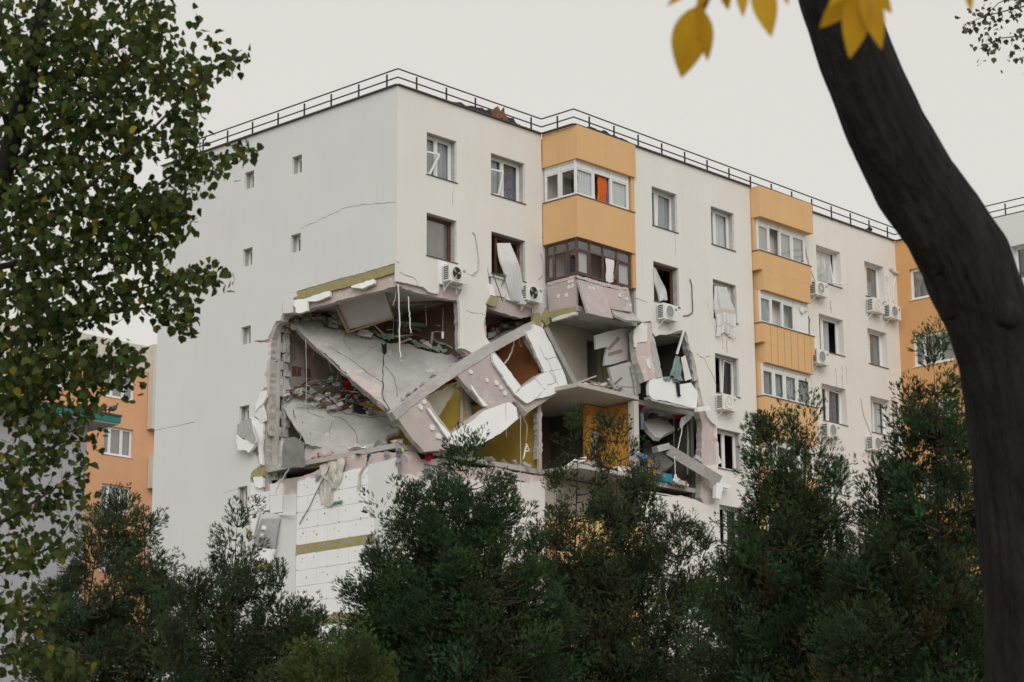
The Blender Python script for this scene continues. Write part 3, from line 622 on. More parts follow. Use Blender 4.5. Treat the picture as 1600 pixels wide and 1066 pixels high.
# ---------------- second balcony stack
for k in range(0,9):
    zt_ = -.02 if k == 0 else -2.5-H*(k-1); zb_ = -1.2 if k == 0 else zt_-1.47
    if k == 0:
        MB().box((16.83,D2-.42,Z(zb_)), (20.2,D3,Z(zt_))).build('balcony_fascia', 'orange', B)
    else:
        dx = (k-1)*.02
        b = MB(); b.box((16.83+dx,D2-.33,Z(zt_-.72)), (20.1+dx,D3,Z(zt_))); b.box((17.0+dx,D2-.328,Z(zb_)), (19.98+dx,D3,Z(zt_-.722)))
        o = b.build('balcony_parapet', 'orange', B); MB().box((16.8+dx,D2-.36,Z(zt_)), (20.13+dx,D3,Z(zt_+.025))).build('coping', 'flash', o)
        if k == 2:
            for i in range(7): x = 17.35+i*.42; MB().box((x,D2-.337,Z(zb_+.05)), (x+.012,D2-.326,Z(zt_-.01))).build('panel_joint', 'ojoint', o)
    if k < 8:
        FB2 = Fr((0,D2-.16,0), (1,0,0), (0,1,0)); z0 = Z(-2.47-H*k); z1 = Z(-1.2-H*k if k == 0 else -3.98-H*(k-1))
        glaze(FB2, 16.98, 20.0, z0, z1, [0,.24,.46,.72,1], 'pvc', 'glassd' if k in (0,) else 'glass', .1, skip=((1,) if k in (0,1) else ()), solid=((3,) if k == 1 else ()))
        part('balcony_return', (16.86,D2-.1,z0-.02), (16.97,D3-.002,z1+.02), 'orange'); part('balcony_return', (20.01,D2-.1,z0-.02), (20.1,D3-.002,z1+.02), 'orange')
        if k == 0: 
            for a_0, a_1 in ((17.05,17.65),(18.4,19.1),(19.2,19.9)): sheet('roller_blind', [(a_0,D2-.05,z1-.2),(a_0,D2-.05,z0)], [(a_1,D2-.05,z1-.2),(a_1,D2-.05,z0)], 'net', 1, .003, 'pale blind in the top balcony of the second stack', 'blind', 'blinds of the second balcony stack')
        if k == 1: sheet('curtain', [(17.05,D2-.05,z1-.2),(17.05,D2-.05,z0)], [(17.6,D2-.05,z1-.2),(17.6,D2-.05,z0)], 'netg', 3, .03, 'greenish grey curtain in the balcony with the white vent panel')
        if k == 2:
            for a_0, a_1, cm in ((17.05,17.6,'netn'),(17.75,18.3,'netg'),(18.5,19.1,'netg'),(19.2,19.9,'netn')): sheet('curtain', [(a_0,D2+.0,z1-.2),(a_0,D2+.0,z0)], [(a_1,D2,z1-.2),(a_1,D2,z0)], cm, 2, .02, 'dull curtain in the half-hidden balcony below the streaked parapet', 'curtain', 'curtains of the lower second-stack balcony')
c = Vector((19.62,D2-.17,Z(-4.28))); MB().tube([c,c+Vector((0,-.03,0)),c+Vector((0,-.05,0))], [.13,.13,.08], 12).build('vent_cap', 'acw', B)
MB().tube([c+Vector((.12,-.02,.02)),c+Vector((.3,-.02,.05))], .03, 6).build('vent_pipe', 'acw', B)
# ================================================================== the side wing
WG = empty('building_wing', (X4,-7,0), 'orange and pale grey side wing meeting the cream block at an inner corner', 'building')
B_main = B; B = WG
wz = [Z(-1.3-H*k) for k in range(9)]
worh = [rect(1.85, z-1.28, 3.75, z) for z in wz]
wall('orange_wall', FW, [(1.243,0),(5.3,0),(5.3,ZR-.02),(1.243,ZR-.02)], worh, 0, .3, ['orange2','orange2','beige'])
wph = [rect(6.6, z-1.35, 8.2, z) for z in wz]
wall('pale_wall', FW, [(5.302,0),(14,0),(14,ZR-.02),(5.302,ZR-.02)], wph, -.12, .3, ['gable','gable','beige'])
MB().box((X4+.3,-14,0), (X4+.6,-13.7,ZR)).build('end_wall', 'gable', B)
for k in range(9):
    window(FW, 1.85, 3.75, wz[k]-1.28, wz[k], .12, split=(.5,) if k % 2 == 0 else (.25,.62), sill='pvc', gl='glassd', curtain=[(0,1,'netg','grey curtain')] if k < 4 else None, lab='the orange wing window at level %s from its roof' % ('one two three four'.split()[k] if k < 4 else ''))
    window(FW, 6.6, 8.2, wz[k]-1.35, wz[k], .2, sill='pvc', gl='glassd')
    MB().box((X4+.32,-13.6,wz[k]-2.4), (X4+8,-1.3,wz[k]-2.25)).build('floor_slab', 'ceil', B)
MB().box((X4+.31,-13.98,Z(-.4)), (X4+8,-1.2,Z(-.1))).build('roof_slab', 'felt', B); MB().box((X4+8,-14,0), (X4+8.3,-1.2,ZR-.05)).build('rear_wall', 'gable', B)
MB().box((X4+2.5,-13.6,0), (X4+2.6,-1.3,ZR-.6)).build('inner_wall', 'dark', B)
B = B_main

# ================================================================== air conditioners
AC0 = {}
def ac(px, y, label, kind='round', dish='acg', scale=1.0):
    W_, D_, H_ = .80*scale, .30, .56*scale
    c = ony(*px, y-.38); r = empty('air_conditioner', (c.x, y, c.z), label, 'air conditioner', 'air conditioner units on the facade')
    x0, x1, yf, yb, z0, z1 = c.x-W_/2, c.x+W_/2, y-.38, y-.08, c.z, c.z+H_
    MB().box((x0,yf+.012,z0), (x1,yb,z1)).build('casing', 'acw', r)
    fc = Vector((x0+W_*.42, yf, (z0+z1)/2)); R_ = .21*scale
    b = MB(); n_ = 20
    for i in range(n_):
        a0, a1 = 2*math.pi*i/n_, 2*math.pi*(i+1)/n_
        P_ = lambda rr, a, dy: (fc.x+rr*math.cos(a), fc.y+dy, fc.z+rr*math.sin(a))
        b.add([P_(R_,a0,.010),P_(R_,a1,.010),P_(R_+.03,a1,.010),P_(R_+.03,a0,.010),P_(R_,a0,-.015),P_(R_,a1,-.015),P_(R_+.03,a1,-.015),P_(R_+.03,a0,-.015)], [(4,7,6,5),(0,1,5,4),(3,7,6,2)][:3])
    b.build('fan_ring', 'acw', r)
    MB().tube([fc+Vector((0,.011,0)), fc+Vector((0,.003,0))], R_, 20).build('fan_opening' if kind == 'round' else 'fan_grille', 'acd' if kind == 'round' else dish, r)
    if kind == 'round':
        b = MB()
        for a in (.3, 2.4, 4.5): b.plate([[fc+Vector((math.cos(a+t)*q*R_,-.002,math.sin(a+t)*q*R_)) for t, q in ((-.3,.2),(-.35,.9),(.25,.95),(.3,.25))]], (0,.004,0), (0,0,0))
        b.build('fan_blades', 'acg', r)
    elif kind == 'rings':
        b = MB(); 
        for i in range(12): a = math.pi*i/6; b.bar(fc+Vector((math.cos(a)*.05,-.004,math.sin(a)*.05)), fc+Vector((math.cos(a)*R_,-.004,math.sin(a)*R_)), .008, .008, (0,1,0))
        b.tube([fc+Vector((0,.002,0)), fc+Vector((0,-.012,0))], .055, 12); b.build('grille_spokes', 'acw', r)
    b = MB()
    for i in range(7): b.box((x0-.008,yf+.05,z0+.06+i*.065*scale), (x0+.002,yb-.03,z0+.095+i*.065*scale))
    b.build('side_louvres', 'acd', r)
    b = MB()
    for i in range(3): b.box((x1-.16,yf-.0,z1-.12-i*.03), (x1-.05,yf+.013,z1-.105-i*.03))
    b.build('badge', 'acg', r)
    for x in (x0+.12, x1-.12):
        b = MB(); b.bar((x,yf+.02,z0-.02), (x,y,z0-.02), .035, .04); b.bar((x,yf+.1,z0-.03), (x,y-.01,z0-.26), .025, .03); b.box((x-.018,y-.02,z0-.3), (x+.018,y+.0,z0)); b.build('bracket', 'acw', r)
    return r, (x0,x1,yf,yb,z0,z1)
def cable(name, pts, rad, m, label, group=None, n=6, sag=0):
    b = MB(); P_ = [Vector(p) for p in pts]; o = []
    for i in range(len(P_)-1):
        for j in range(6): t = j/6; p = P_[i].lerp(P_[i+1], t); o.append(p+Vector((random.uniform(-1,1),random.uniform(-1,1),0))*rad*.6)
    o.append(P_[-1]); b.tube(o, rad, n); return tag(b.build(name, m, None, True), label, 'cable', group)
ac((716,441), 0, 'air conditioner with a black fan hole below the beige-curtained window')
ac((836,471), 0, 'air conditioner with a black fan hole beside the blown-out white curtain')
ac((1049,500), D2, 'air conditioner with a grey grille above the hole in the front wall', 'flat')
ac((1141,641), D2, 'white air conditioner below the bent window left of the second balcony stack', 'rings', 'acw')
ac((1285,462), D3, 'air conditioner right of the top parapet of the second balcony stack', 'rings')
ac((1287,569), D3, 'air conditioner beside the streaked orange parapet', 'flat')
ac((1374,488), D3, 'air conditioner with a round grille beside the inner corner, left one of the pair', 'rings', 'acw')
ac((1400,498), D3, 'air conditioner with a flat grey grille in the inner corner, right one of the pair', 'flat')
ac((1304,684), D3, 'air conditioner half behind the conifer under the window with a dark blue curtain', 'flat')
ac((1374,704), D3, 'air conditioner under the open window near the orange wing', 'flat')
ac((1293,740), D3, 'air conditioner with a black fan hole half behind the conifer', 'round')
ac((815,845), 0, 'air conditioner showing through the conifers below the yellow room', 'flat')
def fac_c(pts, y): return [ony(a, b, y) for a, b in pts]
cable('pipe_loop', fac_c([(739,363),(743,368),(746,390),(748,405),(747,422),(738,430)], -.03), .018, 'cable', 'thin pale pipe on the wall above the air conditioner near the corner')
cable('pipe_loop', fac_c([(845,395),(849,410),(849,428),(842,436)], -.03), .015, 'cable', 'thin pale pipe beside the brown-framed balcony')
cable('pipe_loop', fac_c([(1078,436),(1081,445),(1082,488),(1076,493),(1068,494)], D2-.03), .018, 'cabled', 'dark hooked pipe on the wall right of the grey-grilled air conditioner')
cable('pipe_loop', fac_c([(1258,386),(1261,400),(1266,420),(1273,438)], D3-.03), .022, 'cable', 'pale pipe running down to the air conditioner by the second balcony stack')
cable('pipe_loop', fac_c([(1262,493),(1265,500),(1264,530),(1268,545),(1276,551)], D3-.03), .018, 'cabled', 'dark pipe curling into the air conditioner beside the streaked parapet')
cable('pipe_loop', fac_c([(1385,431),(1388,440),(1388,470)], D3-.03), .024, 'pvc', 'white pipe above the pair of air conditioners, left one')
cable('pipe_loop', fac_c([(1400,434),(1396,445),(1396,472)], D3-.03), .024, 'pvc', 'white pipe above the pair of air conditioners, right one')
cable('pipe_loop', fac_c([(1345,622),(1350,650),(1362,680)], D3-.03), .014, 'cable', 'thin pipe on the wall left of the air conditioner near the orange wing')
cable('antenna_stub', fac_c([(1299,442),(1312,444),(1325,443)], D3-.3), .03, 'pvc', 'white arm sticking out beside the top air conditioner right of the second stack')
cable('drain_stub', fac_c([(1392,420),(1397,426),(1403,427)], D3-.06), .06, 'cream', 'stub of pale drain pipe in the inner corner under the roof')
c = Vector((24.9,D3+.06,Z(.1))); b = MB(); b.tube([c,c+Vector((.12,-.05,-.02)),c+Vector((.2,-.1,.08))], [.05,.1,.11], 9); tag(b.build('roof_lamp','felt'), 'small dark floodlight fixed to the roof railing', 'floodlight')
# stains and cracks: thin marks on the render
def mark(name, px, fr, wd, m, par):
    P_ = [ony(a, b, fr.o.y) if abs(fr.u.x) > .5 else onx(a, b, fr.o.x) for a, b in rough(px, 4, .9, False)]
    off = -fr.w*.003; b = MB()
    for i, p in enumerate(P_):
        d = (P_[min(i+1,len(P_)-1)]-P_[max(i-1,0)]).normalized(); s_ = d.cross(fr.w)*wd*(.3+.7*random.random())*.5
        b.v += [tuple(p+s_+off), tuple(p-s_+off)]
    for i in range(len(P_)-1): b.f.append((2*i,2*i+1,2*i+3,2*i+2)); b.m.append(0)
    b.build(name, m, par)
for px, fr, wd in (([(470,358),(490,348),(515,336),(540,325),(560,321),(590,318),(620,316)], FG, .016), ([(238,674),(262,668),(285,664),(304,660)], FG, .016), ([(440,528),(470,522)], FG, .01), ([(350,770),(372,764)], FG, .012),
                   ([(624,426),(636,431),(644,433),(650,437),(652,446)], F1, .022), ([(720,425),(735,430),(745,432)], F1, .012), ([(728,485),(738,489),(752,490),(758,493)], F1, .025), ([(762,418),(764,430),(766,442)], F1, .03),
                   ([(1089,553),(1100,560),(1110,580),(1118,598),(1125,608)], F2, .03), ([(1104,470),(1118,520)], F2, .012), ([(1103,558),(1110,556)], F2, .04), ([(990,465),(1004,470),(1012,473)], F2, .02)):
    mark('crack', px, fr, wd, 'crack', B)
for px, fr, wd in (([(708,290),(707,320)], F1, .03), ([(1147,452),(1149,530)], F2, .05), ([(1135,530),(1136,552)], F2, .06), ([(1315,572),(1317,606)], F3, .05), ([(1322,572),(1323,600)], F3, .04), ([(1306,575),(1307,604)], F3, .04), ([(1055,366),(1056,400)], F2, .03), ([(1298,470),(1299,490)], F3, .1), ([(1128,498),(1129,545)], F2, .05)):
    mark('rust_streak', px, fr, wd, 'rstain', B)

# ================================================================== loose cloth outside
FY = lambda pts, y: [ony(a, b, y) for a, b in pts]
sheet('curtain', FY([(777,380),(784,410),(792,440),(800,470)], -.02)[0:1]+FY([(783,410),(792,440),(803,472)], -.12), FY([(797,380)], -.02)+FY([(809,410),(818,440),(824,474)], -.2), 'net', 5, .09, 'long white curtain blown out of the brown window beside the balcony')
sheet('curtain', FY([(1021,418),(1022,440),(1030,470)], D2-.05), FY([(1024,420),(1037,448),(1042,468)], D2-.12), 'net', 4, .07, 'white curtain bunched out of the window above the grey-grilled air conditioner')
sheet('curtain', FY([(1115,447),(1116,480),(1119,522)], D2-.06), FY([(1135,449),(1144,480),(1149,524)], D2-.14), ['net','netl'], 6, .08, 'long striped white curtain blown out of the window above the bent one', stripes=True)
slab('insulation_board', cr('c2',(373,20),(440,45),(435,190),(448,208),(380,192)), ('y', -.012), .1, ['foam','foamd'], B, rg=(8,.5))
slab('insulation_board', cr('c2',(722,190),(760,205),(775,280),(735,270)), ('y', -.02), .1, ['foam','foam'], B, rg=(5,.8))
slab('wool_band', cr('c2',(742,280),(790,285),(792,340),(760,350),(715,330)), ('y', -.06), .14, ['wool','wool'], B, rg=(5,.8))
slab('foam_scrap', cr('c2',(735,128),(845,122),(840,290),(770,275),(745,200)), ('y', .06), .04, ['foamd','adh'], B, rg=(6,.8))
b = MB()
for a_, b_ in (((755,120),(825,318)),((745,118),(848,132)),((848,132),(815,210))):
    p = cr('c2', a_, b_); b.tube([ony(*p[0], -.12), ony(*p[1], -.1)], .018, 5)
tag(b.build('clothes_rack', 'cabled'), 'bent dark wire rack hanging under the blown-out window', 'rack')
for nm, pts, y, m in (('wool_scrap', [(1035,400),(1080,395),(1100,500),(1075,540),(1045,480)], -.14, 'wool'), ('wool_scrap', [(1095,440),(1135,370),(1155,460),(1130,485)], -.2, 'wool')):
    tag(slab(nm, cr('c2', *pts), ('y', y), .13, [m, m], None, rg=(5,.9)), {395:'ragged yellow mineral wool scrap dangling right of the fallen wall panel',}.get(pts[1][1], 'yellow mineral wool block hanging against the bare balcony side'), 'insulation scrap')
slab('render_flap', cr('c2',(1040,480),(1080,470),(1120,430),(1100,500),(1075,560)), ('y', -.1), .05, ['foam','foamd'], B, rg=(5,.8))

# ================================================================== collapsed floors inside the corner
P0, P1_, P2_ = onx(440,497,.5), ony(738,548,.7), onx(612,645,.45)
PA = [P0, P1_, P2_]
slA = slab('collapsed_floor_slab', cr('c1',(290,395),(350,388),(500,392),(520,440),(640,455),(760,470),(850,520),(960,525),(1050,560),(1150,580),(1280,565),(1200,640),(1010,760),(885,860),(850,865),(790,815),(680,720),(560,600),(470,530),(380,440)), PA, .17, ['conc','pink'], rg=(5,1.2))
tag(slA, 'large cracked grey floor slab slumped across the open corner room', 'concrete slab')
nA = (P1_-P0).cross(P2_-P0).normalized(); nA = nA if nA.dot(_F) < 0 else -nA
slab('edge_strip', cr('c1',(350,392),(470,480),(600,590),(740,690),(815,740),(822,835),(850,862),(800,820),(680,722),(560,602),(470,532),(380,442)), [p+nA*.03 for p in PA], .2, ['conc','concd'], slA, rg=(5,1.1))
slab('pink_edge', cr('c1',(640,650),(740,712),(815,745),(818,800),(780,800),(690,722),(640,682)), [p+nA*.036 for p in PA], .02, ['pinkl','pink'], slA, rg=(5,1.0))
def crackon(pl, px, wd, par, nn):
    P_ = [onpl(*q, pl)+nn*.006 for q in rough(px, 5, 1.2, False)]; b = MB()
    for i, p in enumerate(P_):
        d = (P_[min(i+1,len(P_)-1)]-P_[max(i-1,0)]).normalized(); s_ = d.cross(nn)*wd*(.3+.7*random.random())*.5; b.v += [tuple(p+s_), tuple(p-s_)]
    for i in range(len(P_)-1): b.f.append((2*i,2*i+1,2*i+3,2*i+2)); b.m.append(0)
    b.build('crack', 'crack', par)
for pts, wd in (([(835,530),(828,600),(825,720),(828,800),(860,865)], .05), ([(500,560),(560,545),(650,600),(730,660),(825,725)], .03), ([(835,640),(880,690),(900,760),(902,800)], .025), ([(640,460),(620,500),(660,560)], .02), ([(780,540),(700,600)], .02)):
    crackon(PA, cr('c1', *pts), wd, slA, nA)
PB = [onx(437,618,.7), onx(622,668,2.0), onx(480,702,.22)]
slB = slab('collapsed_floor_slab', cr('c1',(300,800),(390,795),(450,815),(560,850),(700,870),(880,875),(915,930),(900,985),(850,1000),(830,1060))+cr('d5',(870,165),(480,150),(300,140),(120,100))+cr('d4',(900,490),(860,400),(780,300),(700,180),(630,60),(620,10)), PB, .16, ['conc','conc'], rg=(5,1.1))
tag(slB, 'pale grey floor slab with a broken end, hanging below the larger slumped slab', 'concrete slab')
nB = (PB[1]-PB[0]).cross(PB[2]-PB[0]).normalized(); nB = nB if nB.dot(_F) < 0 else -nB
for pts, wd in (([(520,860),(560,900),(600,905),(640,930),(690,1000),(700,1050)], .025), ([(480,850),(560,870),(700,900),(760,910),(850,900)], .03), ([(400,800),(440,880),(520,910)], .02), ([(560,930),(550,990)], .015)): crackon(PB, cr('c1', *pts), wd, slB, nB)
PC = [ony(720,560,1.2), ony(830,495,.8), ony(720,505,3.5)]
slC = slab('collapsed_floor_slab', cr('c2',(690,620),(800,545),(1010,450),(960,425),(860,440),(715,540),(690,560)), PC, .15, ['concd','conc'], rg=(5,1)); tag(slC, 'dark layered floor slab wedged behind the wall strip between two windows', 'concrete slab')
# lower dark chunk on the left, under slab B
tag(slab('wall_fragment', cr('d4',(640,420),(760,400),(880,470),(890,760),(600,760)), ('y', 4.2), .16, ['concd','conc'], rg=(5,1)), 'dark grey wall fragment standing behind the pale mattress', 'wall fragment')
# broken cross wall edge seen at the left of the hole: stacked rough pieces
zc = Z(-6.95)
cw = MB(); 
while zc > Z(-11.9):
    h_ = random.uniform(.12,.4); 
    for x_, y_, w_ in ((.36,6.1,.14),(.55,6.0,.2)):
        dx, dy = random.uniform(-.05,.05), random.uniform(-.12,.06)
        cw.hexa([(x_+dx+random.uniform(-.03,.03)+sx*w_, y_+dy+sy*.18+random.uniform(-.03,.03), zc-(h_ if t == 0 else 0.01)) for t in (0,1) for sx, sy in ((0,0),(1,0),(1,1),(0,1))])
    zc -= h_
cw.build('broken_wall_edge', 'conc', B)
part('wall_strip', (.345,6.02,Z(-12.0)), (.42,6.3,Z(-6.8)), 'plw')
for nm, pts, m_ in (('plaster_patch', [(300,480),(345,470),(370,560),(380,600),(340,620),(305,600)], 'beige'), ('plaster_patch', [(385,590),(460,570),(470,640),(400,650)], 'pinkl'), ('brick_patch', [(355,640),(378,640),(380,690),(356,692)], 'redb'), ('brick_patch', [(380,642),(402,645),(402,690),(382,690)], 'redb'), ('brick_patch', [(420,650),(450,655),(455,700),(425,700)], 'redb')):
    slab(nm, cr('c1', *pts), ('y', 6.375), .02, [m_, m_], B, rg=(4,.9))
for i, q in enumerate(((300,405),(345,420),(420,500),(470,545),(540,600),(600,655),(690,740),(790,830))):
    p = onpl(*cr('c1', q)[0], PA); e1 = p+Vector((random.uniform(-.5,.1),random.uniform(-.4,.3),random.uniform(-.7,-.1))); cable('reinforcing_bar', [p+nA*.03, p.lerp(e1,.5)+Vector((0,0,-.1)), e1], .011, 'rust', 'bent thin reinforcing bar sticking out along the lower edge of the upper slab', 'bars of the upper slab')['category'] = 'steel bar'
for i, q in enumerate(((330,810),(360,870),(410,930),(450,990),(880,900),(905,960))):
    p = onpl(*cr('c1', q)[0], PB); e1 = p+Vector((random.uniform(-.4,.2),random.uniform(-.4,.3),random.uniform(-.5,.2))); cable('reinforcing_bar', [p+nB*.03, p.lerp(e1,.5)+Vector((0,0,-.08)), e1], .011, 'rust', 'bent thin reinforcing bar at the broken edge of the lower slab', 'bars of the lower slab')['category'] = 'steel bar'
for i in range(9):
    p = Vector((random.uniform(.3,3.2), random.uniform(.3,3), Z(-6.62))); L_ = random.uniform(.3,1.2); cable('ceiling_wire', [p, p+Vector((random.uniform(-.1,.1),random.uniform(-.1,.1),-L_))], .006, 'cable', 'thin wire dangling from the open corner ceiling', 'ceiling wires')
# ceiling panel hanging, brown rim, lino
tag(slab('wardrobe_panel', cr('d6',(755,512),(1305,375),(1410,700),(925,835),(890,865)), [onx(523,471,.6), onx(600,452,.9), onx(545,517,1.4)], .05, ['board','timber'], rg=None), 'pale flat cupboard panel hanging askew under the ceiling at the corner', 'panel')
hb = MB(); hb.bar(onx(*cr('d6',(745,515))[0], .58), onx(*cr('d6',(905,868))[0], 1.36), .1, .07); hb.bar(onx(*cr('d6',(905,868))[0], 1.36), onx(*cr('d6',(1415,705))[0], 1.55), .05, .05); tag(hb.build('timber_batten','timber'), 'raw timber batten edging the hanging cupboard panel', 'batten')
tag(MB().bar((2.95,.4,Z(-6.62)), (.7,1.0,Z(-6.98)), .1, .06).bar((2.95,.4,Z(-6.64)), (3.2,3.2,Z(-6.62)), .1, .06).build('curtain_rail_board','wood'), 'dark brown board across the corner room ceiling', 'board')
def ribbon(name, px, off, wd, m, pl, label, cat, nn):
    b = MB(); P_ = [onpl(*q, pl)+nn*(off+random.uniform(0,.1)) for q in rough(px, 6, 1.5, False)]
    for i, p in enumerate(P_):
        s_ = Vector((random.uniform(-.2,.2), random.uniform(-.2,.2), 1)).normalized()*wd*(.4+.8*random.random())*.5; b.v += [tuple(p+s_), tuple(p-s_)]
    for i in range(len(P_)-1): b.f.append((2*i,2*i+1,2*i+3,2*i+2)); b.m.append(0)
    return tag(b.build(name, m), label, cat)
ribbon('linoleum_strip', cr('c1',(690,452),(740,465),(830,500),(880,495),(960,510),(1060,555),(1160,578)), .08, .14, 'green', PA, 'torn pale green lino strip along the top of the large slumped slab', 'lino', nA)
ribbon('linoleum_strip', cr('c1',(830,520),(850,510),(885,515)), .14, .2, 'green', PA, 'crumpled green lino scrap above the wide crack', 'lino', nA)
ribbon('linoleum_strip', cr('c1',(1080,520),(1120,545),(1190,575)), .14, .12, 'green', PA, 'green lino strip by the wall strip', 'lino', nA)
tag(MB().bar(ony(*cr('c2',(145,470))[0], 2.4), ony(*cr('c2',(285,485))[0], 2.2), .12, .13).build('green_batten','green'), 'pale green batten lying deep in the corner room', 'batten')
# rubble
CH = []
for i in range(7):
    b = MB(); r_ = random.Random(i); J = lambda v: v*r_.uniform(.35,1.15)*.5
    b.hexa([(J(-1.2),J(-.9),J(-.7)),(J(1.2),J(-.9),J(-.7)),(J(1.2),J(.9),J(-.7)),(J(-1.2),J(.9),J(-.7)),(J(-1),J(-.9),J(.8)),(J(1),J(-.8),J(.8)),(J(1.1),J(.8),J(.8)),(J(-1.1),J(.9),J(.8))])
    ms = []
    for m_ in ('conc','concd','foamd','pinkl','timber'):
        me = bpy.data.meshes.new('chunk'); me.from_pydata(b.v, [], b.f); me.materials.append(M[m_]); ms.append(me)
    CH.append(ms)
def chunk(p, s_, mi, label, group, name='rubble_piece', cat='rubble'):
    o = link(name, random.choice(CH)[mi], p); o.scale = (s_*random.uniform(.7,1.5), s_*random.uniform(.7,1.4), s_*random.uniform(.5,1.0)); o.rotation_euler = (random.uniform(-.6,.6), random.uniform(-.6,.6), random.uniform(0,6.3))
    return tag(o, label, cat, group)
def plank(p, L_, label, group, m):
    d = Vector((random.uniform(-1,1), random.uniform(-1,1), random.uniform(-.35,.35))).normalized()*L_/2
    return tag(MB().bar(p-d, p+d, random.uniform(.04,.1), random.uniform(.015,.04)).build('splintered_slat', m), label, 'slat', group)
def along(px, pl, nn, n_, smin, smax, off, label, group, jit=.12, mats=(0,0,1,1,3)):
    P_ = [onpl(*q, pl) for q in px]
    for i in range(n_):
        t = random.random()*(len(P_)-1); j = min(int(t), len(P_)-2); s_ = random.uniform(smin, smax)
        chunk(P_[j].lerp(P_[j+1], t-j)+nn*(off+random.uniform(0,jit))+Vector((random.uniform(-jit,jit),)*3), s_, random.choice(mats), label, group)
along(cr('c1',(330,400),(500,400),(640,455),(760,480)), PA, nA, 26, .1, .34, .02, 'grey rubble piece along the upper edge of the large slumped slab', 'rubble on the upper slab edge', .18)
along(cr('c1',(1000,530),(1150,570),(1280,560),(1180,660),(1020,770),(930,830)), PA, nA, 46, .08, .3, .02, 'grey rubble piece between the slumped slab and the fallen wall panel', 'rubble by the fallen panel', .14)
along(cr('c1',(330,800),(420,790),(560,840),(700,865),(860,872)), PB, nB, 52, .08, .3, .03, 'grey rubble piece heaped on the lower slumped slab', 'rubble on the lower slab', .22)
along(cr('c2',(700,590),(780,540),(880,500),(990,445)), PC, Vector((0,-.6,.8)), 40, .08, .26, .05, 'grey rubble piece packed above the fallen panel beam', 'rubble above the beam', .14)
PF = [Vector((.5,.3,Z(-11.75))), Vector((3,.3,Z(-11.75))), Vector((.5,5,Z(-11.75)))]
for i in range(70):
    p = Vector((random.uniform(.2,.9), random.uniform(.1,6.0), Z(-11.75)+random.uniform(0,.15)))
    if random.random() < .45: p = Vector((random.uniform(.3,6.6), random.uniform(.1,.8), Z(-11.72)+random.uniform(0,.12)))
    chunk(p, random.uniform(.1,.32), random.choice((0,0,0,1,2,3)), 'grey rubble piece on the lowest broken floor rim', 'rubble on the lowest floor rim')
for i in range(40): plank(onpl(*cr('c1',(random.uniform(400,740),random.uniform(740,870)))[0], PB)+nB*random.uniform(.05,.3), random.uniform(.3,1.1), 'thin splintered slat in the heap on the lower slab', 'slats on the lower slab', random.choice(('timber','conc','wood','concd')))
for i in range(22): plank(onpl(*cr('c1',(random.uniform(820,1230),random.uniform(440,560)))[0], PA)+nA*random.uniform(.1,.4), random.uniform(.6,1.6), 'thin board among the debris on the upper slab', 'boards on the upper slab', random.choice(('timber','pinkl','wood','concd','board')))
for i, (q, m_, l_) in enumerate((((575,735),'teal','teal cloth bundle in the heap on the lower slab'), ((640,745),'red','red cloth bundle in the heap on the lower slab'), ((610,760),'greyc','grey cloth bundle in the heap on the lower slab'), ((905,825),'navy','black cloth bundle at the left end of the fallen panel'), ((838,565),'navy','black rag hanging from the slab above the wide crack'), ((708,880),'navy','black rag on the edge of the lower slab'), ((530,390),'navy','dark cloth bundle deep under the ceiling'))):
    p = onpl(*cr('c1', q)[0], PA if i in (4,6) else PB)+nB*.12; o = chunk(p, .34, 0, l_, None, 'cloth_bundle', 'cloth'); o.data = o.data.copy(); o.data.materials[0] = M[m_]
    if i == 4: o.scale = (.16,.16,.6)

# ================================================================== the fallen wall panel
FP_out = [(614,642),(652,612),(690,585),(734,556),(763,538),(800,518),(834,502),(847,511),(860,536),(876,570),(888,604),(872,614),(859,622),(825,645),(809,655),(780,675),(750,695),(725,700),(706,702),(685,704),(663,706),(640,680),(625,659)]
op1 = [(664,620),(690,603),(715,587),(735,612),(759,636),(740,650),(722,662),(704,676),(688,655)]
op2 = [(773,550),(797,536),(820,523),(836,552),(851,580),(832,592),(815,604),(795,578)]
PP = [ony(614,642,-.32), ony(840,505,-.12), ony(720,700,-.42)]
nP = (PP[1]-PP[0]).cross(PP[2]-PP[0]).normalized(); nP = nP if nP.dot(_F) < 0 else -nP
fp = slab('fallen_wall_panel', FP_out, PP, .18, ['pink','conc'], None, [op1, op2], rg=(6,.7))
tag(fp, 'precast wall panel with two window openings, fallen askew across the lower rooms', 'wall panel')
def onp(name, px, d0, t, m, par, rg=(5,.7)):
    P_ = [Vector(p)+nP*d0 for p in PP]; return slab(name, px, P_, t, m if isinstance(m, list) else [m, m], par, rg=rg)
onp('panel_beam', [(612,644),(652,613),(690,585),(734,556),(763,538),(834,501),(838,514),(773,549),(715,586),(665,620),(640,638),(620,656)], .03, .25, 'conc', fp)
onp('insulation_board', cr('d8',(785,470),(850,440),(850,395),(930,425),(1010,570),(1060,690),(1110,790),(1115,805),(950,835)), .14, .11, ['foam','foamd'], fp)
onp('insulation_board', cr('d8',(955,838),(1118,808),(1150,900),(1170,972),(1080,1020),(1000,1060),(870,1085),(960,1000),(870,900)), .14, .11, ['foam','foamd'], fp)
onp('insulation_board', cr('d8',(740,985),(865,903),(955,1002),(865,1088),(790,1130),(680,1045)), .14, .11, ['foam','foamd'], fp)
onp('insulation_board', cr('d8',(470,665),(505,680),(600,790),(735,978),(678,1042),(600,930),(480,745)), .12, .09, ['foam','foamd'], fp)
onp('insulation_board', cr('c3',(710,430),(790,360),(900,320),(960,305),(1010,345),(1018,420),(900,520),(760,600),(660,610),(550,600),(545,530),(640,470)), .14, .11, ['foam','foamd'], fp)
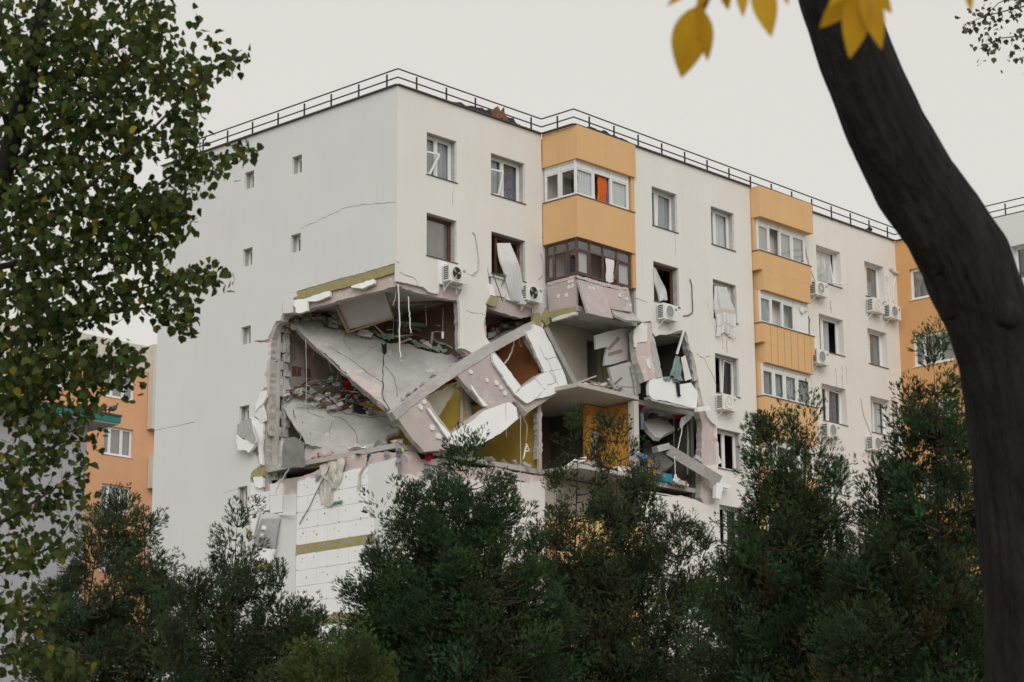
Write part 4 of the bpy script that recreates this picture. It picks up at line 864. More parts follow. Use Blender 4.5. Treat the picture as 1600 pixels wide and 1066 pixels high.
onp('insulation_board', cr('c3',(385,345),(410,350),(470,440),(545,520),(530,560),(480,480)), .1, .08, ['foam','foamd'], fp)
onp('insulation_board', cr('c3',(695,180),(740,250),(810,325),(785,335),(700,215)), .1, .08, ['foam','foamd'], fp)
onp('board_strip', cr('c3',(985,300),(1010,300),(1085,385),(1060,405)), .1, .06, ['concd','concd'], fp)
for q in cr('c3',(687,97),(798,153),(866,170),(895,205),(925,245),(418,482),(460,540),(337,340),(362,305)):
    c = onpl(*q, PP)+nP*.002; s_ = random.uniform(.07,.12); a, b_ = nP.orthogonal().normalized(), None; b_ = nP.cross(a)
    bb = MB(); bb.plate([[c+nP*.05+(a*math.cos(t)+b_*math.sin(t))*s_*random.uniform(.8,1.2) for t in (0,.9,1.8,2.7,3.6,4.5,5.4)]], -nP*.05, (0,0,0)); bb.build('adhesive_dab', 'foamd', fp)
for pts in ([(960,700),(1010,790),(1040,860),(1060,930),(980,960)], [(900,600),(960,720),(1060,700)], [(1000,830),(1080,960)]):
    crackon([Vector(p)+nP*.142 for p in PP], cr('d8', *pts), .02, fp, nP)
b = MB()
for i in range(26):
    q = cr('d8', (random.uniform(740,1170), random.uniform(960,1080)))[0]
# steel angle beside the right foam pier
tag(MB().bar(ony(*cr('d8',(960,420))[0], -.1), ony(*cr('d8',(1235,940))[0], -.35), .22, .05, (0,1,0)).build('metal_strip','adh'), 'long grey metal strip leaning beside the white foam pier', 'strip')
# flat interior piece behind opening: broken plaster wall edge at cross wall
slab('broken_plaster', cr('c3',(360,280),(560,190),(600,170),(560,260),(470,400),(400,330)), ('y', .25), .12, ['beige','conc'], B, rg=(4,1))
MB().bar(ony(*cr('c3',(628,215))[0], .42), ony(*cr('c3',(628,450))[0], .42), .07, .06).build('door_jamb', 'plw', B)
slab('broken_wall_edge', cr('c3',(600,200),(640,180),(700,200),(690,300),(700,400),(670,440),(665,300),(640,225)), ('y', .38), .15, ['conc','conc'], B, rg=(3,1))
MB().bar((X1-.3,-.02,Z(-11.9)), (X1-.3,-.02,Z(-9.1)), .1, .08).build('pier_edge', 'conc', B)
slab('broken_wall_edge', cr('c3',(1150,380),(1185,370),(1180,500),(1190,640),(1150,700),(1160,560)), ('y', -.02), .18, ['pinkl','conc'], B, rg=(4,1))

# ================================================================== ropes, cables and clothes on the rim
def strand(pts3, rad, m, label, cat='cable', name='hanging_cable'):
    o = cable(name, pts3, rad, m, label); o['category'] = cat; return o
strand([onx(*q, .12) for q in cr('c1',(908,215),(912,400),(915,560),(920,597))], .022, 'net', 'white torn ribbon hanging from the open corner, longer one', 'ribbon', 'hanging_ribbon')
strand([ony(*q, .2) for q in cr('c1',(958,278),(965,380),(972,470))], .02, 'net', 'white torn ribbon hanging from the open corner, shorter one', 'ribbon', 'hanging_ribbon')
strand([ony(*q, .4) for q in cr('c1',(895,240),(890,290),(878,325))], .012, 'cable', 'short pale wire under the corner')
strand([ony(*q, .9) for q in cr('c1',(1140,335),(1139,400),(1138,460))], .008, 'cable', 'lamp wire hanging from the corner room ceiling')
c = ony(*cr('c1',(1138,482))[0], .9); tag(MB().tube([c+Vector((0,0,.14)),c+Vector((0,0,.1)),c,c-Vector((0,0,.1))], [.015,.05,.045,.03], 8).build('lamp_holder','pvc'), 'small white lamp holder dangling on its wire', 'lamp')
strand([onx(*q, .25) for q in cr('c1',(425,500),(428,620),(430,740),(425,900),(427,940))], .010, 'cable', 'thin pale wire hanging down beside the heap')
strand([onx(*q, .3) for q in cr('c1',(478,540),(540,600),(600,660),(700,730),(730,760))], .012, 'cable', 'thin wire slanting below the edge of the upper slab')
strand([onx(*q, .08) for q in cr('d4',(850,360),(800,520),(740,680),(700,760))], .014, 'cable', 'pale rope running from the lower slab to the rim')
strand([onx(*q, .02) for q in cr('d4',(735,710),(690,800),(600,930),(560,1010),(540,1100))], .03, 'net', 'white strap slung over the rim at the left', 'strap', 'hanging_strap')
strand([onx(*q, -.04) for q in cr('d5',(420,370),(370,480),(270,660),(180,850),(60,1060))], .014, 'cabled', 'thin dark rope trailing down the bare white boards', 'rope', 'hanging_rope')
strand([ony(*q, -.45) for q in cr('c3',(1035,395),(1036,600),(1037,760),(1036,960))], .012, 'cable', 'thin straight cord in front of the yellow room')
strand([ony(*q, -.45) for q in cr('c3',(1020,365),(1060,420),(1082,480),(1075,590))], .03, 'timber', 'frayed tan rope hanging in front of the yellow room', 'rope', 'hanging_rope')
strand([ony(*q, -.45) for q in cr('c3',(1075,590),(1095,640),(1065,650),(1078,595),(1055,700)) ], .028, 'net', 'white knotted strap at the end of the tan rope', 'strap', 'knotted_strap')
strand([ony(*q, -.5) for q in cr('c3',(932,265),(935,400),(938,550))], .008, 'cable', 'thin wire hanging over the white foam of the fallen panel')
strand([ony(*q, .3) for q in cr('d8',(672,545),(650,640),(620,710),(575,765))], .03, 'net', 'white strap hanging in the terracotta room', 'strap', 'hanging_strap')
strand([ony(*q, .3) for q in cr('d8',(718,520),(725,570),(738,605))], .03, 'net', 'short white rag strip in the terracotta room', 'strap', 'hanging_strap')
# mattress
b = MB(); mp = [onx(*q, .5) for q in cr('d5',(125,400),(122,170),(150,128),(200,125),(480,145),(818,165),(822,215),(700,300),(300,380))]
b.plate([mp], (.22,.25,.0), (0,0,0)); tag(b.build('mattress','matt'), 'pale pinkish mattress standing on the broken floor edge', 'mattress')
def drape(px, m, label, cat='clothing', x=-.03, nf=3, amp=.05, name='draped_cloth'):
    n_ = len(px)//2; Lp = [onx(*q, x+.25 if i == 0 else x) for i, q in enumerate(px[:n_])]; Rp = [onx(*q, x+.25 if i == 0 else x) for i, q in enumerate(px[n_:])]
    return sheet(name, Lp, Rp, m, nf, amp, label, cat, out=(-1,0,0), nu=24, nv=20)
M['pale'] = mat('creamy_faded_cloth', (.56,.53,.46), (.45,.42,.37), 2.5, blotch=((.36,.40,.35), 3, .55))
drape(cr('d5',(290,370),(320,470),(390,540),(470,640),(610,205),(612,330),(570,500),(505,640)), 'pale', 'faded cream sheet draped over the rim above the bare white boards', nf=3, amp=.07)
drape(cr('d5',(300,360),(310,480),(290,640),(300,820),(470,290),(480,460),(470,640),(450,860)), 'pale', 'thin washed-out cloth trailing below the draped cream sheet', nf=4, amp=.03, x=-.02)
drape(cr('d5',(440,780),(445,800),(440,840),(560,745),(570,780),(560,810)), 'green', 'green rag caught on the bare white boards', nf=2, amp=.04, x=-.05)
drape(cr('d5',(850,200),(810,390),(765,470),(745,620),(880,190),(840,380),(795,470),(775,650)), 'pale', 'narrow white scarf hanging over the rim', nf=1, amp=.03)
drape(cr('d5',(1060,180),(1058,230),(1075,270),(1110,175),(1115,230),(1105,280)), 'greyc', 'grey folded garment on the rim', nf=2, amp=.05)
drape(cr('d5',(1205,160),(1210,190),(1215,215),(1290,150),(1290,180),(1280,215)), 'blue', 'blue jeans bundle on the rim', nf=2, amp=.06)
drape(cr('d5',(1255,145),(1275,160),(1290,200),(1290,150),(1308,175),(1310,205)), 'lime', 'lime yellow garment on the rim beside the blue bundle', nf=1, amp=.04)
drape(cr('d5',(1195,270),(1200,310),(1205,345),(1260,240),(1275,300),(1270,350)), 'greyc', 'slate grey cloth hanging below the blue bundle', nf=2, amp=.04)
drape(cr('d5',(1290,230),(1305,290),(1310,330),(1340,260),(1350,290),(1335,330)), 'greyc', 'small grey sock-like rag hanging at the corner', nf=1, amp=.03)
drape(cr('d5',(880,200),(865,260),(868,310),(935,190),(885,250),(880,312)), 'navy', 'black strap bag hanging over the rim', nf=1, amp=.03)
drape(cr('d5',(725,215),(735,240),(785,205),(785,225)), 'navy', 'black shoe-like bundle on the rim', nf=1, amp=.03)
drape(cr('d5',(190,260),(195,300),(210,330),(240,250),(250,300),(245,330)), 'brown', 'tan cloth on the mattress', nf=1, amp=.04, x=.3)
drape(cr('d5',(270,200),(280,260),(290,330),(290,200),(315,270),(330,300)), 'red', 'red garment on the mattress', nf=1, amp=.04, x=.3)
drape(cr('d5',(245,430),(248,500),(255,550),(310,440),(310,480),(280,550)), 'greyc', 'grey rag under the cream sheet', nf=1, amp=.03, x=-.05)
def fdrape(px, y, m, label, cat='clothing', nf=2, amp=.04):
    n_ = len(px)//2; return sheet('draped_cloth', [ony(*q, y) for q in px[:n_]], [ony(*q, y) for q in px[n_:]], m, nf, amp, label, cat, nu=20, nv=16)
fdrape(cr('c3',(380,650),(370,690),(375,720),(420,640),(430,680),(410,710)), -.1, 'red', 'dark red garment on the front rim beside the corner')
fdrape(cr('c3',(400,630),(395,660),(470,640),(465,660)), -.15, 'greyc', 'grey and white garment on the front rim')

# ================================================================== hanging insulation flaps on the left edge of the hole
def flap(name, px, x, out, t, m, label, rg=(5,.8)):
    ys = [p[1] for p in px]; a = onx(*px[ys.index(min(ys))], x); b_ = onx(*px[ys.index(max(ys))], x-out); c = a+Vector((0,1,0))
    o = slab(name, px, [a,b_,c], t, m, None, rg=rg); return tag(o, label, 'insulation scrap')
flap('torn_insulation', cr('d4',(240,170),(285,90),(150,210),(75,270),(85,340),(70,370),(160,420),(290,475),(310,440),(270,300))[2:]+cr('d4',(240,170)), .0, .35, .04, ['adh','foam'], 'grey-backed torn insulation sheet folded out beside the hole')
flap('torn_insulation', cr('d4',(70,370),(120,410),(165,440),(205,408),(245,430),(255,470),(305,480),(215,590),(180,560),(80,550)), -.22, .08, .1, ['foam','foamd'], 'white broken foam lump on the folded-out insulation sheet')
flap('torn_insulation', cr('d4',(245,170),(270,150),(390,235),(385,400),(370,560),(385,735),(350,720),(330,560),(290,400)), -.02, .1, .09, ['foam','foamd'], 'tall white foam strip along the left edge of the hole')
flap('torn_insulation', cr('d4',(280,95),(300,80),(390,15),(410,100),(425,205),(380,235),(275,150)), -.04, .02, .05, ['foamd','foam'], 'cream render shard at the top of the tall foam strip')
flap('torn_insulation', cr('d4',(275,20),(330,5),(385,8),(300,85),(285,95)), -.04, .02, .05, ['gable','foam'], 'small render shard clinging to the hole edge')
flap('torn_insulation', cr('c1',(195,770),(215,765),(222,800),(200,840),(185,850),(160,880),(165,840)), -.05, .04, .07, ['foam','foamd'], 'white foam splinter at the left edge of the upper slab')
flap('wool_scrap', cr('d4',(240,885),(255,820),(330,755),(395,745),(392,870),(320,875)), -.02, .02, .1, ['wool','wool'], 'yellow mineral wool wedge under the tall foam strip')
flap('torn_insulation', cr('d4',(265,880),(370,870),(390,890),(388,990),(350,1015),(290,990)), -.04, .05, .1, ['foam','foamd'], 'white foam block under the yellow wool wedge')
flap('torn_insulation', cr('d6',(285,505),(440,475),(650,405),(695,400),(692,455),(560,510),(440,515),(445,620),(330,650),(305,635),(305,590),(280,560)), -.02, .1, .08, ['foam','foamd'], 'white foam piece hanging under the wool band at the far end')
flap('torn_insulation', cr('d6',(930,345),(1180,265),(1205,270),(1200,310),(1060,370),(940,360)), -.02, .08, .08, ['foam','foamd'], 'long white foam splinter on the pink band under the roof storeys')
flap('torn_insulation', cr('d6',(205,425),(310,402),(320,460),(275,480),(270,640),(160,650),(155,560),(180,520)), .005, .01, .08, ['gable','foam'], 'grey render piece at the left end of the wool band')
# lower left: curled flaps
def curl(px_top, px_bot, x, bow, m, label, thick=.05):
    b = MB(); nu, nv = 10, 12; a, b_ = [onx(*q, x) for q in px_top]; c, d = [onx(*q, x-.12) for q in px_bot]
    for j in range(nv+1):
        v = j/nv
        for i in range(nu+1):
            u = i/nu; p = a.lerp(b_, u).lerp(c.lerp(d, u), v); b.v.append(tuple(p+Vector((-bow*math.sin(math.pi*u)*math.sin(math.pi*min(1,v*.9+.1))-random.uniform(0,.01),0,0))))
    for j in range(nv):
        for i in range(nu): q = j*(nu+1)+i; b.f.append((q,q+1,q+nu+2,q+nu+1)); b.m.append(0)
    o = b.build('hanging_render', m, None, True); s_ = o.modifiers.new('s', 'SOLIDIFY'); s_.thickness = thick; s_.offset = 1; return tag(o, label, 'render sheet')
curl(cr('c6',(205,505),(290,505)), cr('c6',(165,630),(262,650)), -.05, .16, 'adh', 'grey adhesive-backed sheet hanging folded down on the gable')
curl(cr('c6',(140,445),(200,455)), cr('c6',(155,575),(165,600)), -.03, .1, 'gable', 'curled pale render flap beside the folded grey sheet')
flap('torn_insulation', cr('c6',(170,650),(195,632),(262,645),(240,710),(165,692)), -.16, .06, .09, ['foam','foamd'], 'white foam block at the lower end of the folded grey sheet')
flap('wool_scrap', cr('c6',(168,695),(240,712),(228,748),(190,740),(165,718)), -.15, .04, .1, ['wool','wool'], 'yellow wool strip below the lowest foam block')
flap('torn_insulation', cr('c6',(158,735),(200,745),(225,755),(205,800),(180,812),(155,790)), -.08, .06, .09, ['foam','foamd'], 'rounded white foam scrap at the bottom of the hanging pieces')
flap('wool_scrap', cr('c6',(128,545),(150,565),(155,600),(140,605)), -.03, .02, .05, ['wool','wool'], 'small yellow wool scrap beside the curled render flap')
for i, q in enumerate(cr('c6',(215,545),(212,585))): c = onx(*q, -.22); o = chunk(c, .22, 2, 'pale adhesive lump on the folded grey sheet', 'adhesive lumps')
tag(MB().bar(onx(*cr('c6',(285,484))[0], -.05), onx(*cr('c6',(350,484))[0], -.2), .05, .07).build('foam_stick','foam'), 'thin white foam stick jutting out left of the bare boards', 'foam stick')

# ================================================================== hole in the second front section
y2 = D2-.06
pier = slab('leaning_wall_pier', cr('d1',(85,280),(110,240),(180,182),(285,190),(300,330),(340,430),(380,640),(420,830),(350,850),(270,862),(210,885),(130,660),(100,500)), [ony(1000,505,D2-.02), ony(1035,590,D2-.3), ony(1000,590,D2-.3)], .26, ['pinkl','conc'], None, rg=(5,.8)); tag(pier, 'leaning pink wall pier beside the hole in the second front section', 'wall pier')
slab('render_patch', cr('d1',(85,270),(180,190),(240,220),(240,300),(235,410),(120,425),(110,480),(85,470)), [ony(1000,505,D2-.06), ony(1035,590,D2-.34), ony(1000,590,D2-.34)], .05, ['plaster','foamd'], pier, rg=(5,.8))
slab('adhesive_smear', cr('d1',(230,610),(260,620),(285,690),(280,745),(240,700)), [ony(1000,505,D2-.04), ony(1035,590,D2-.33), ony(1000,590,D2-.33)], .03, ['foamd','foamd'], pier, rg=(4,.8))
slab('concrete_edge', cr('d1',(300,330),(340,430),(420,830),(350,845),(310,600),(280,420)), [ony(1000,505,D2-.05), ony(1035,590,D2-.33), ony(1000,590,D2-.33)], .05, ['conc','conc'], pier, rg=(5,.8))
sp = slab('fallen_spandrel', cr('d1',(265,870),(330,845),(430,830),(500,850),(600,890),(640,915),(720,905),(760,900),(800,960))+cr('d2',(830,80),(835,200),(820,292),(700,265),(560,232),(420,195),(300,178),(262,130),(255,30)), ('y', D2-.3), .12, ['foam','foamd'], None, rg=(5,.9)); tag(sp, 'white foam-faced spandrel slab slumped under the broken window', 'spandrel')
slab('concrete_lip', cr('d2',(265,150),(300,182),(560,236),(820,296),(815,312),(560,262),(300,205),(270,175)), ('y', D2-.29), .25, ['conc','conc'], sp, rg=(4,.8))
tag(MB().bar(ony(*cr('d2',(820,305))[0], D2-.4), ony(*cr('d2',(970,288))[0], D2-.3), .14, .16).build('foam_offcut','foam'), 'white foam offcut at the right end of the slumped spandrel', 'foam offcut')
fdrape(cr('d1',(580,575),(550,690),(515,815),(640,600),(650,740),(655,885)), D2+.1, 'teal', 'teal curtain hanging in the broken window hole', 'curtain', 3, .05)
tag(slab('broken_window_board', cr('d1',(640,600),(690,570),(770,850),(690,880)), ('y', D2+.02), .06, ['foamd','wood'], None, rg=(6,.6)), 'splintered pale window board leaning in the hole', 'board')
tag(slab('broken_window_board', cr('d1',(760,540),(790,600),(850,860),(800,880),(770,700)), ('y', D2+.0), .1, ['conc','conc'], None, rg=(5,.8)), 'grey concrete splinter along the right edge of the window hole', 'concrete splinter')
tag(MB().bar(ony(*cr('d1',(675,270))[0], D2-.02), ony(*cr('d1',(590,560))[0], D2+.05), .07, .06).build('bent_frame_bar','pvc'), 'bent white frame bar across the broken window hole', 'frame bar')
fdrape(cr('d1',(430,830),(440,880),(520,825),(520,870)), D2-.34, 'teal', 'small teal rag on the slumped spandrel')
fdrape(cr('d1',(520,830),(560,900),(610,880),(640,920)), D2-.36, 'netb', 'lilac crumpled garment on the slumped spandrel')
fdrape(cr('d1',(585,900),(600,1050),(605,1060),(620,860),(632,1000),(630,1066)), D2-.36, 'navy', 'black strap hanging over the slumped spandrel')
tag(slab('hanging_wall_board', cr('c4',(400,640),(500,610),(640,582),(648,620),(625,810),(540,835),(462,850),(470,780),(485,720),(405,738)), ('y', D2+.35), .08, ['board','conc'], None, rg=(8,.5)), 'pale wall board with a brown streak hanging inside the open balcony', 'wall board')
for pts in ([(480,735),(560,645),(575,665),(500,745)], [(490,760),(585,735),(588,760),(492,785)]): slab('brown_patch', cr('c4', *pts), ('y', D2+.342), .006, ['dpink','dpink'], B)
tag(slab('hanging_wall_board', cr('c4',(495,862),(590,835),(688,815),(684,940),(680,1055),(600,1040),(535,1010)), ('y', D2+.1), .1, ['board','conc'], None, rg=(8,.5)), 'pale blank wall board standing on the open balcony floor', 'wall board')
tag(slab('hanging_wall_board', cr('c4',(655,850),(700,840),(715,1040),(690,1055),(680,960)), ('y', D2-.05), .1, ['concd','conc'], None, rg=(5,.8)), 'narrow dark splintered board at the right side of the open balcony', 'wall board')
pr = [ony(*q, D2+.9) for q in cr('d2',(190,450),(570,540),(400,640))]
tag(slab('fallen_floor_piece', cr('d2',(195,455),(250,420),(340,392),(490,425),(530,490),(570,540),(450,600),(400,640),(340,632),(240,525)), [ony(1005,660,D2+.9), ony(1055,672,D2+.8), ony(1032,684,D2+.3)], .16, ['conc','conc'], None, rg=(5,.9)), 'pale broken floor piece hanging in the lower hole of the second section', 'concrete piece')
tag(slab('fallen_floor_piece', cr('d2',(190,700),(330,650),(620,580),(650,640),(600,790),(545,960),(400,1060),(260,1050),(190,900)), [ony(1005,692,D2+2.2), ony(1062,678,D2+2.4), ony(1040,735,D2+.9)], .16, ['concd','concd'], None, rg=(5,.9)), 'dark slanting floor piece behind the fallen beam', 'concrete piece')
fb = MB(); fa, fe = ony(*cr('d2',(470,770))[0], D2+.15), ony(*cr('d3',(640,310))[0], D2-.35); fb.bar(fa, fe, .3, .36, (0,-.5,1)); fbo = tag(fb.build('fallen_beam','conc'), 'grey concrete beam fallen slantwise across the lower hole', 'concrete beam')
tag(MB().bar(ony(*cr('d2',(330,780))[0], D2+.2), ony(*cr('d2',(475,745))[0], D2+.1), .3, .22).build('beam_stub','conc'), 'short concrete stub at the upper end of the fallen beam', 'concrete beam')
tag(slab('foam_offcut', cr('d3',(640,310),(690,305),(690,380),(665,505),(615,490),(625,380)), ('y', D2-.42), .14, ['foam','foamd'], None, rg=(5,.8)), 'white foam strip hanging at the lower end of the fallen beam', 'foam offcut')
tag(slab('foam_offcut', cr('d3',(690,330),(765,370),(750,400),(690,385)), ('y', D2-.3), .12, ['foam','foamd'], None, rg=(5,.8)), 'white foam piece on the wall below the empty window', 'foam offcut')
tag(MB().tube([ony(1075.5,650,D2+.5), ony(1074,742,D2+.5)], .04, 8).build('green_pipe','green'), 'thin pale green pipe standing in the lower hole', 'pipe')
chunk(ony(*cr('d2',(838,905))[0], D2+.0), .35, 0, 'grey concrete lump resting on the fallen beam', None)
for i in range(60):
    t = random.random(); p = Vector((X2+.2+t*2.7, D2+random.uniform(.1,.9), Z(-11.74)+random.uniform(0,.3*(1-t)))); chunk(p, random.uniform(.1,.34), random.choice((0,0,1,2,4)), 'rubble piece on the floor of the lower hole in the second section', 'rubble in the second section')
for i, (q, m_, l_) in enumerate((((180,885),'blue','pale blue cloth bundle on the edge of the lower hole'), ((235,960),'greyc','grey cloth bundle on the edge of the lower hole'), ((270,935),'yel','yellow cloth bundle on the edge of the lower hole'), ((265,1030),'yel','lower yellow cloth bundle spilling from the hole'), ((200,1030),'blue','lower pale blue cloth bundle spilling from the hole'), ((300,980),'netb','lilac cloth bundle on the edge of the lower hole'), ((130,280),'red','dark red rag deep behind the slumped spandrel'), ((310,385),'navy','black garment hanging behind the pale floor piece'), ((590,330),'red','red carpet roll under the slumped spandrel'))):
    p = ony(*cr('d2', q)[0], D2-.1 if i < 6 else D2+.6); o = chunk(p, .42 if i == 8 else .3, 0, l_, None, 'cloth_bundle', 'cloth'); o.data = o.data.copy(); o.data.materials[0] = M[m_]
tag(slab('broken_ceiling_board', cr('d2',(330,350),(480,300),(560,252),(572,275),(480,370),(340,385)), ('y', D2+.5), .06, ['concd','conc'], None, rg=(5,.8)), 'grey ceiling board fallen behind the slumped spandrel', 'board')
fdrape(cr('d2',(160,350),(160,430),(170,540),(190,335),(205,430),(188,545)), D2+.3, 'netb', 'lilac trousers hanging at the left of the lower hole')
fdrape(cr('d2',(640,410),(630,520),(610,560),(780,330),(770,400),(690,460)), D2+.2, 'netg', 'grey torn cloth hanging under the slumped spandrel')
b = MB(); b.box((11.35,D2+.2,Z(-11.74)), (12.05,D2+.55,Z(-11.45))); tag(b.build('plastic_crate','cyan'), 'bright blue plastic box on the floor of the lower hole', 'box')
strand([ony(*q, D2+.2) for q in cr('d2',(660,440),(650,560),(620,700),(600,790))], .02, 'net', 'pale cord hanging in the lower hole, nearer the red roll', 'cord', 'cord')
strand([ony(*q, D2-.1) for q in cr('d3',(215,80),(218,200),(222,270))], .016, 'net', 'pale cord hanging below the fallen beam', 'cord', 'cord')
fdrape(cr('d3',(215,260),(200,320),(235,260),(250,350)), D2-.1, 'net', 'white rag at the end of the cord below the beam')
strand([ony(*q, D2+.6) for q in ((1053,620),(1053,700))], .006, 'cable', 'thin wire hanging behind the fallen beam')
for i in range(24): chunk(Vector((random.uniform(X1+.3,X2-.2), D2+random.uniform(.02,.7), Z(-8.98)+random.uniform(0,.12))), random.uniform(.08,.26), random.choice((0,1,2,3)), 'rubble piece on the open balcony floor', 'rubble on the open balcony')
for i in range(8): plank(Vector((random.uniform(X1+.4,X2-.3), D2+random.uniform(-.05,.3), Z(-8.85)+random.uniform(0,.1))), random.uniform(.5,1.1), 'broken slat on the open balcony floor', 'slats on the open balcony', random.choice(('pvc','board','timber')))
for i in range(26): chunk(Vector((random.uniform(X1+.3,X2-.2), D2+random.uniform(.02,.7), Z(-11.73)+random.uniform(0,.2))), random.uniform(.08,.3), random.choice((0,1,2,3)), 'rubble piece on the lower open balcony floor', 'rubble on the lower balcony')
part('balcony_pier', (X2-.26,D2+.0,Z(-11.74)), (X2-.0,D2+.25,Z(-9.2)), 'plw')
part('balcony_side', (X2-.06,D2+.3,Z(-11.74)), (X2-.0,.04,Z(-9.2)), 'ochre')

# ================================================================== neighbours behind on the left
q0 = atd(185,690,104); NB = empty('apartment_building', (q0.x-8, q0.y, 0), 'orange apartment block with a cream top band behind the gable', 'building')
FN = Fr((0,q0.y,0), (1,0,0), (0,1,0)); B = NB
def nx(a, b): q = ony(a, b, q0.y); return q.x, q.z
xr = nx(236,700)[0]; ztop = nx(228,541)[1]; zor = nx(228,582)[1]
wx0, wzt = nx(162.7,664.9); wx1, wzb = nx(206.7,715.7); hs = nx(206.7,715.7)[1]-nx(205,806)[1]
hs = 2.75 if not 2.3 < hs < 3.3 else hs; wh_ = 1.35
NW = [rect(x, wzb+hs*k, x+(wx1-wx0), wzb+hs*k+wh_) for k in range(-5,2) for x in (wx0, wx0-3.6, wx0-7.2) if wzb+hs*k > .5 and wzb+hs*k+wh_ < zor-.1]
M['orange3'] = mat('salmon_orange_render', (.68,.375,.215), (.64,.35,.195), .8, bump=.1, streak=.06)
wall('orange_wall', FN, [(wx0-11,0),(xr+2,0),(xr+2,zor),(wx0-11,zor)], NW, 0, .3, ['orange3','orange3','beige'])
wall('cream_band', FN, [(wx0-11,zor),(xr+2,zor),(xr+2,ztop),(wx0-11,ztop)], [], -.03, .3, ['cream','cream','cream'])
for r_ in NW: window(FN, r_[0][0], r_[2][0], r_[0][1], r_[2][1], .12, split=(.25,.65), sill='pvc', gl='glassd', curtain=[(0,1,'netg','pale curtain')] , lab='a window of the orange block behind the gable')
for (a0,b0,a1,b1) in ((233,540,246,674),(231,714,240,765),(229,803,240,870)):
    x0_, z1_ = nx(a0,b0); x1_, z0_ = nx(a1,b1); MB().box((x0_,q0.y-.4,z0_), (x1_+1,q0.y-.035,z1_)).build('balcony_side', 'cream', B)
MB().box((wx0-11,q0.y+.3,ztop-.3), (xr+2,q0.y+9,ztop-.05)).build('roof_slab', 'felt', B); MB().box((wx0-11,q0.y+2.2,0), (xr+2,q0.y+2.4,ztop-.32)).build('inner_wall', 'dark', B)
MB().box((wx0-11,q0.y+8.8,0), (xr+2,q0.y+9,ztop-.32)).build('rear_wall', 'cream', B)
q1 = atd(136,700,92); GBL = empty('flat_roofed_building', (q1.x-6, q1.y, 0), 'grey metal-clad building with a teal-edged flat roof', 'building')
zt_ = ony(136,664,q1.y).z; x1_ = q1.x
for i in range(10):
    xa = x1_-(i+1)*1.22; MB().box((xa+.012,q1.y,0), (xa+1.208,q1.y+.1,zt_)).build('cladding_panel', 'clad', GBL)
MB().box((x1_-12.3,q1.y+.1,0), (x1_-.02,q1.y+8,zt_-.02)).build('wall_core', 'concd', GBL)
xe = ony(186,648,q1.y-.9).x
MB().box((x1_-12.8,q1.y-.9,zt_), (xe,q1.y+8.4,zt_+.08)).build('eave_soffit', 'clad', GBL)
MB().box((x1_-12.85,q1.y-.96,zt_+.08), (xe+.06,q1.y+8.5,zt_+.34)).build('roof_trim', 'tealp', GBL)
MB().box((x1_-12.9,q1.y-1.0,zt_+.342), (xe+.1,q1.y+8.5,zt_+.42)).build('roof_coping', 'flash', GBL)
# pigeon: continuous body mesh, children for legs
pc = ony(176.5,640,q1.y-.85); pc.z = zt_+.42
def loft(secs, n=12):
    b = MB()
    for (c, rx, rz) in secs:
        for j in range(n): a = 2*math.pi*j/n; b.v.append((c[0]+0, c[1]+rx*math.cos(a), c[2]+rz*math.sin(a)))
    for i in range(len(secs)-1):
        for j in range(n): b.f.append((i*n+j, i*n+(j+1)%n, (i+1)*n+(j+1)%n, (i+1)*n+j)); b.m.append(0)
    b.f.append(tuple(range(n))[::-1]); b.f.append(tuple((len(secs)-1)*n+j for j in range(n))); b.m += [0,0]; return b
pb = loft([((-.22,0,.10),.02,.008),((-.14,0,.12),.04,.02),((-.05,0,.155),.075,.07),((.04,0,.18),.08,.085),((.10,0,.215),.06,.07),((.125,0,.27),.035,.04),((.135,0,.305),.034,.034),((.155,0,.32),.028,.028),((.175,0,.315),.012,.012),((.20,0,.305),.003,.003)])
po = empty('pigeon', pc, 'dark grey pigeon perched on the teal roof edge', 'pigeon'); pb.v = [tuple(Vector(v)*1.5+pc) for v in pb.v]; pb.build('body', 'pig', po, True)
for s_ in (-.03,.03): MB().tube([pc+Vector((.02,s_,.14)), pc+Vector((.03,s_,0)), pc+Vector((.08,s_,.005))], .008, 5).build('leg', 'pinkl', po)
B = B_main

# ================================================================== trees
def raw_mesh(name, V, Fq, mats, tint=None, parent=None, org=(0,0,0), mi=None):
    V = np.asarray(V, np.float32)-np.array(org, np.float32); Fq = np.asarray(Fq, np.int32); k = Fq.shape[1]
    me = bpy.data.meshes.new(name); me.vertices.add(len(V)); me.vertices.foreach_set('co', V.ravel())
    me.loops.add(Fq.size); me.loops.foreach_set('vertex_index', Fq.ravel()); me.polygons.add(len(Fq)); me.polygons.foreach_set('loop_start', np.arange(0, Fq.size, k, dtype=np.int32)); me.polygons.foreach_set('loop_total', np.full(len(Fq), k, np.int32))
    me.materials.append(M[mats])
    if tint is not None:
        a = me.attributes.new('tint', 'FLOAT_COLOR', 'POINT'); a.data.foreach_set('color', np.concatenate([tint, np.ones((len(tint),1))], 1).astype(np.float32).ravel())
    me.update(calc_edges=True); return link(name, me, Vector(org), parent)
def unit(v): return v/np.maximum(np.linalg.norm(v, axis=-1, keepdims=True), 1e-6)
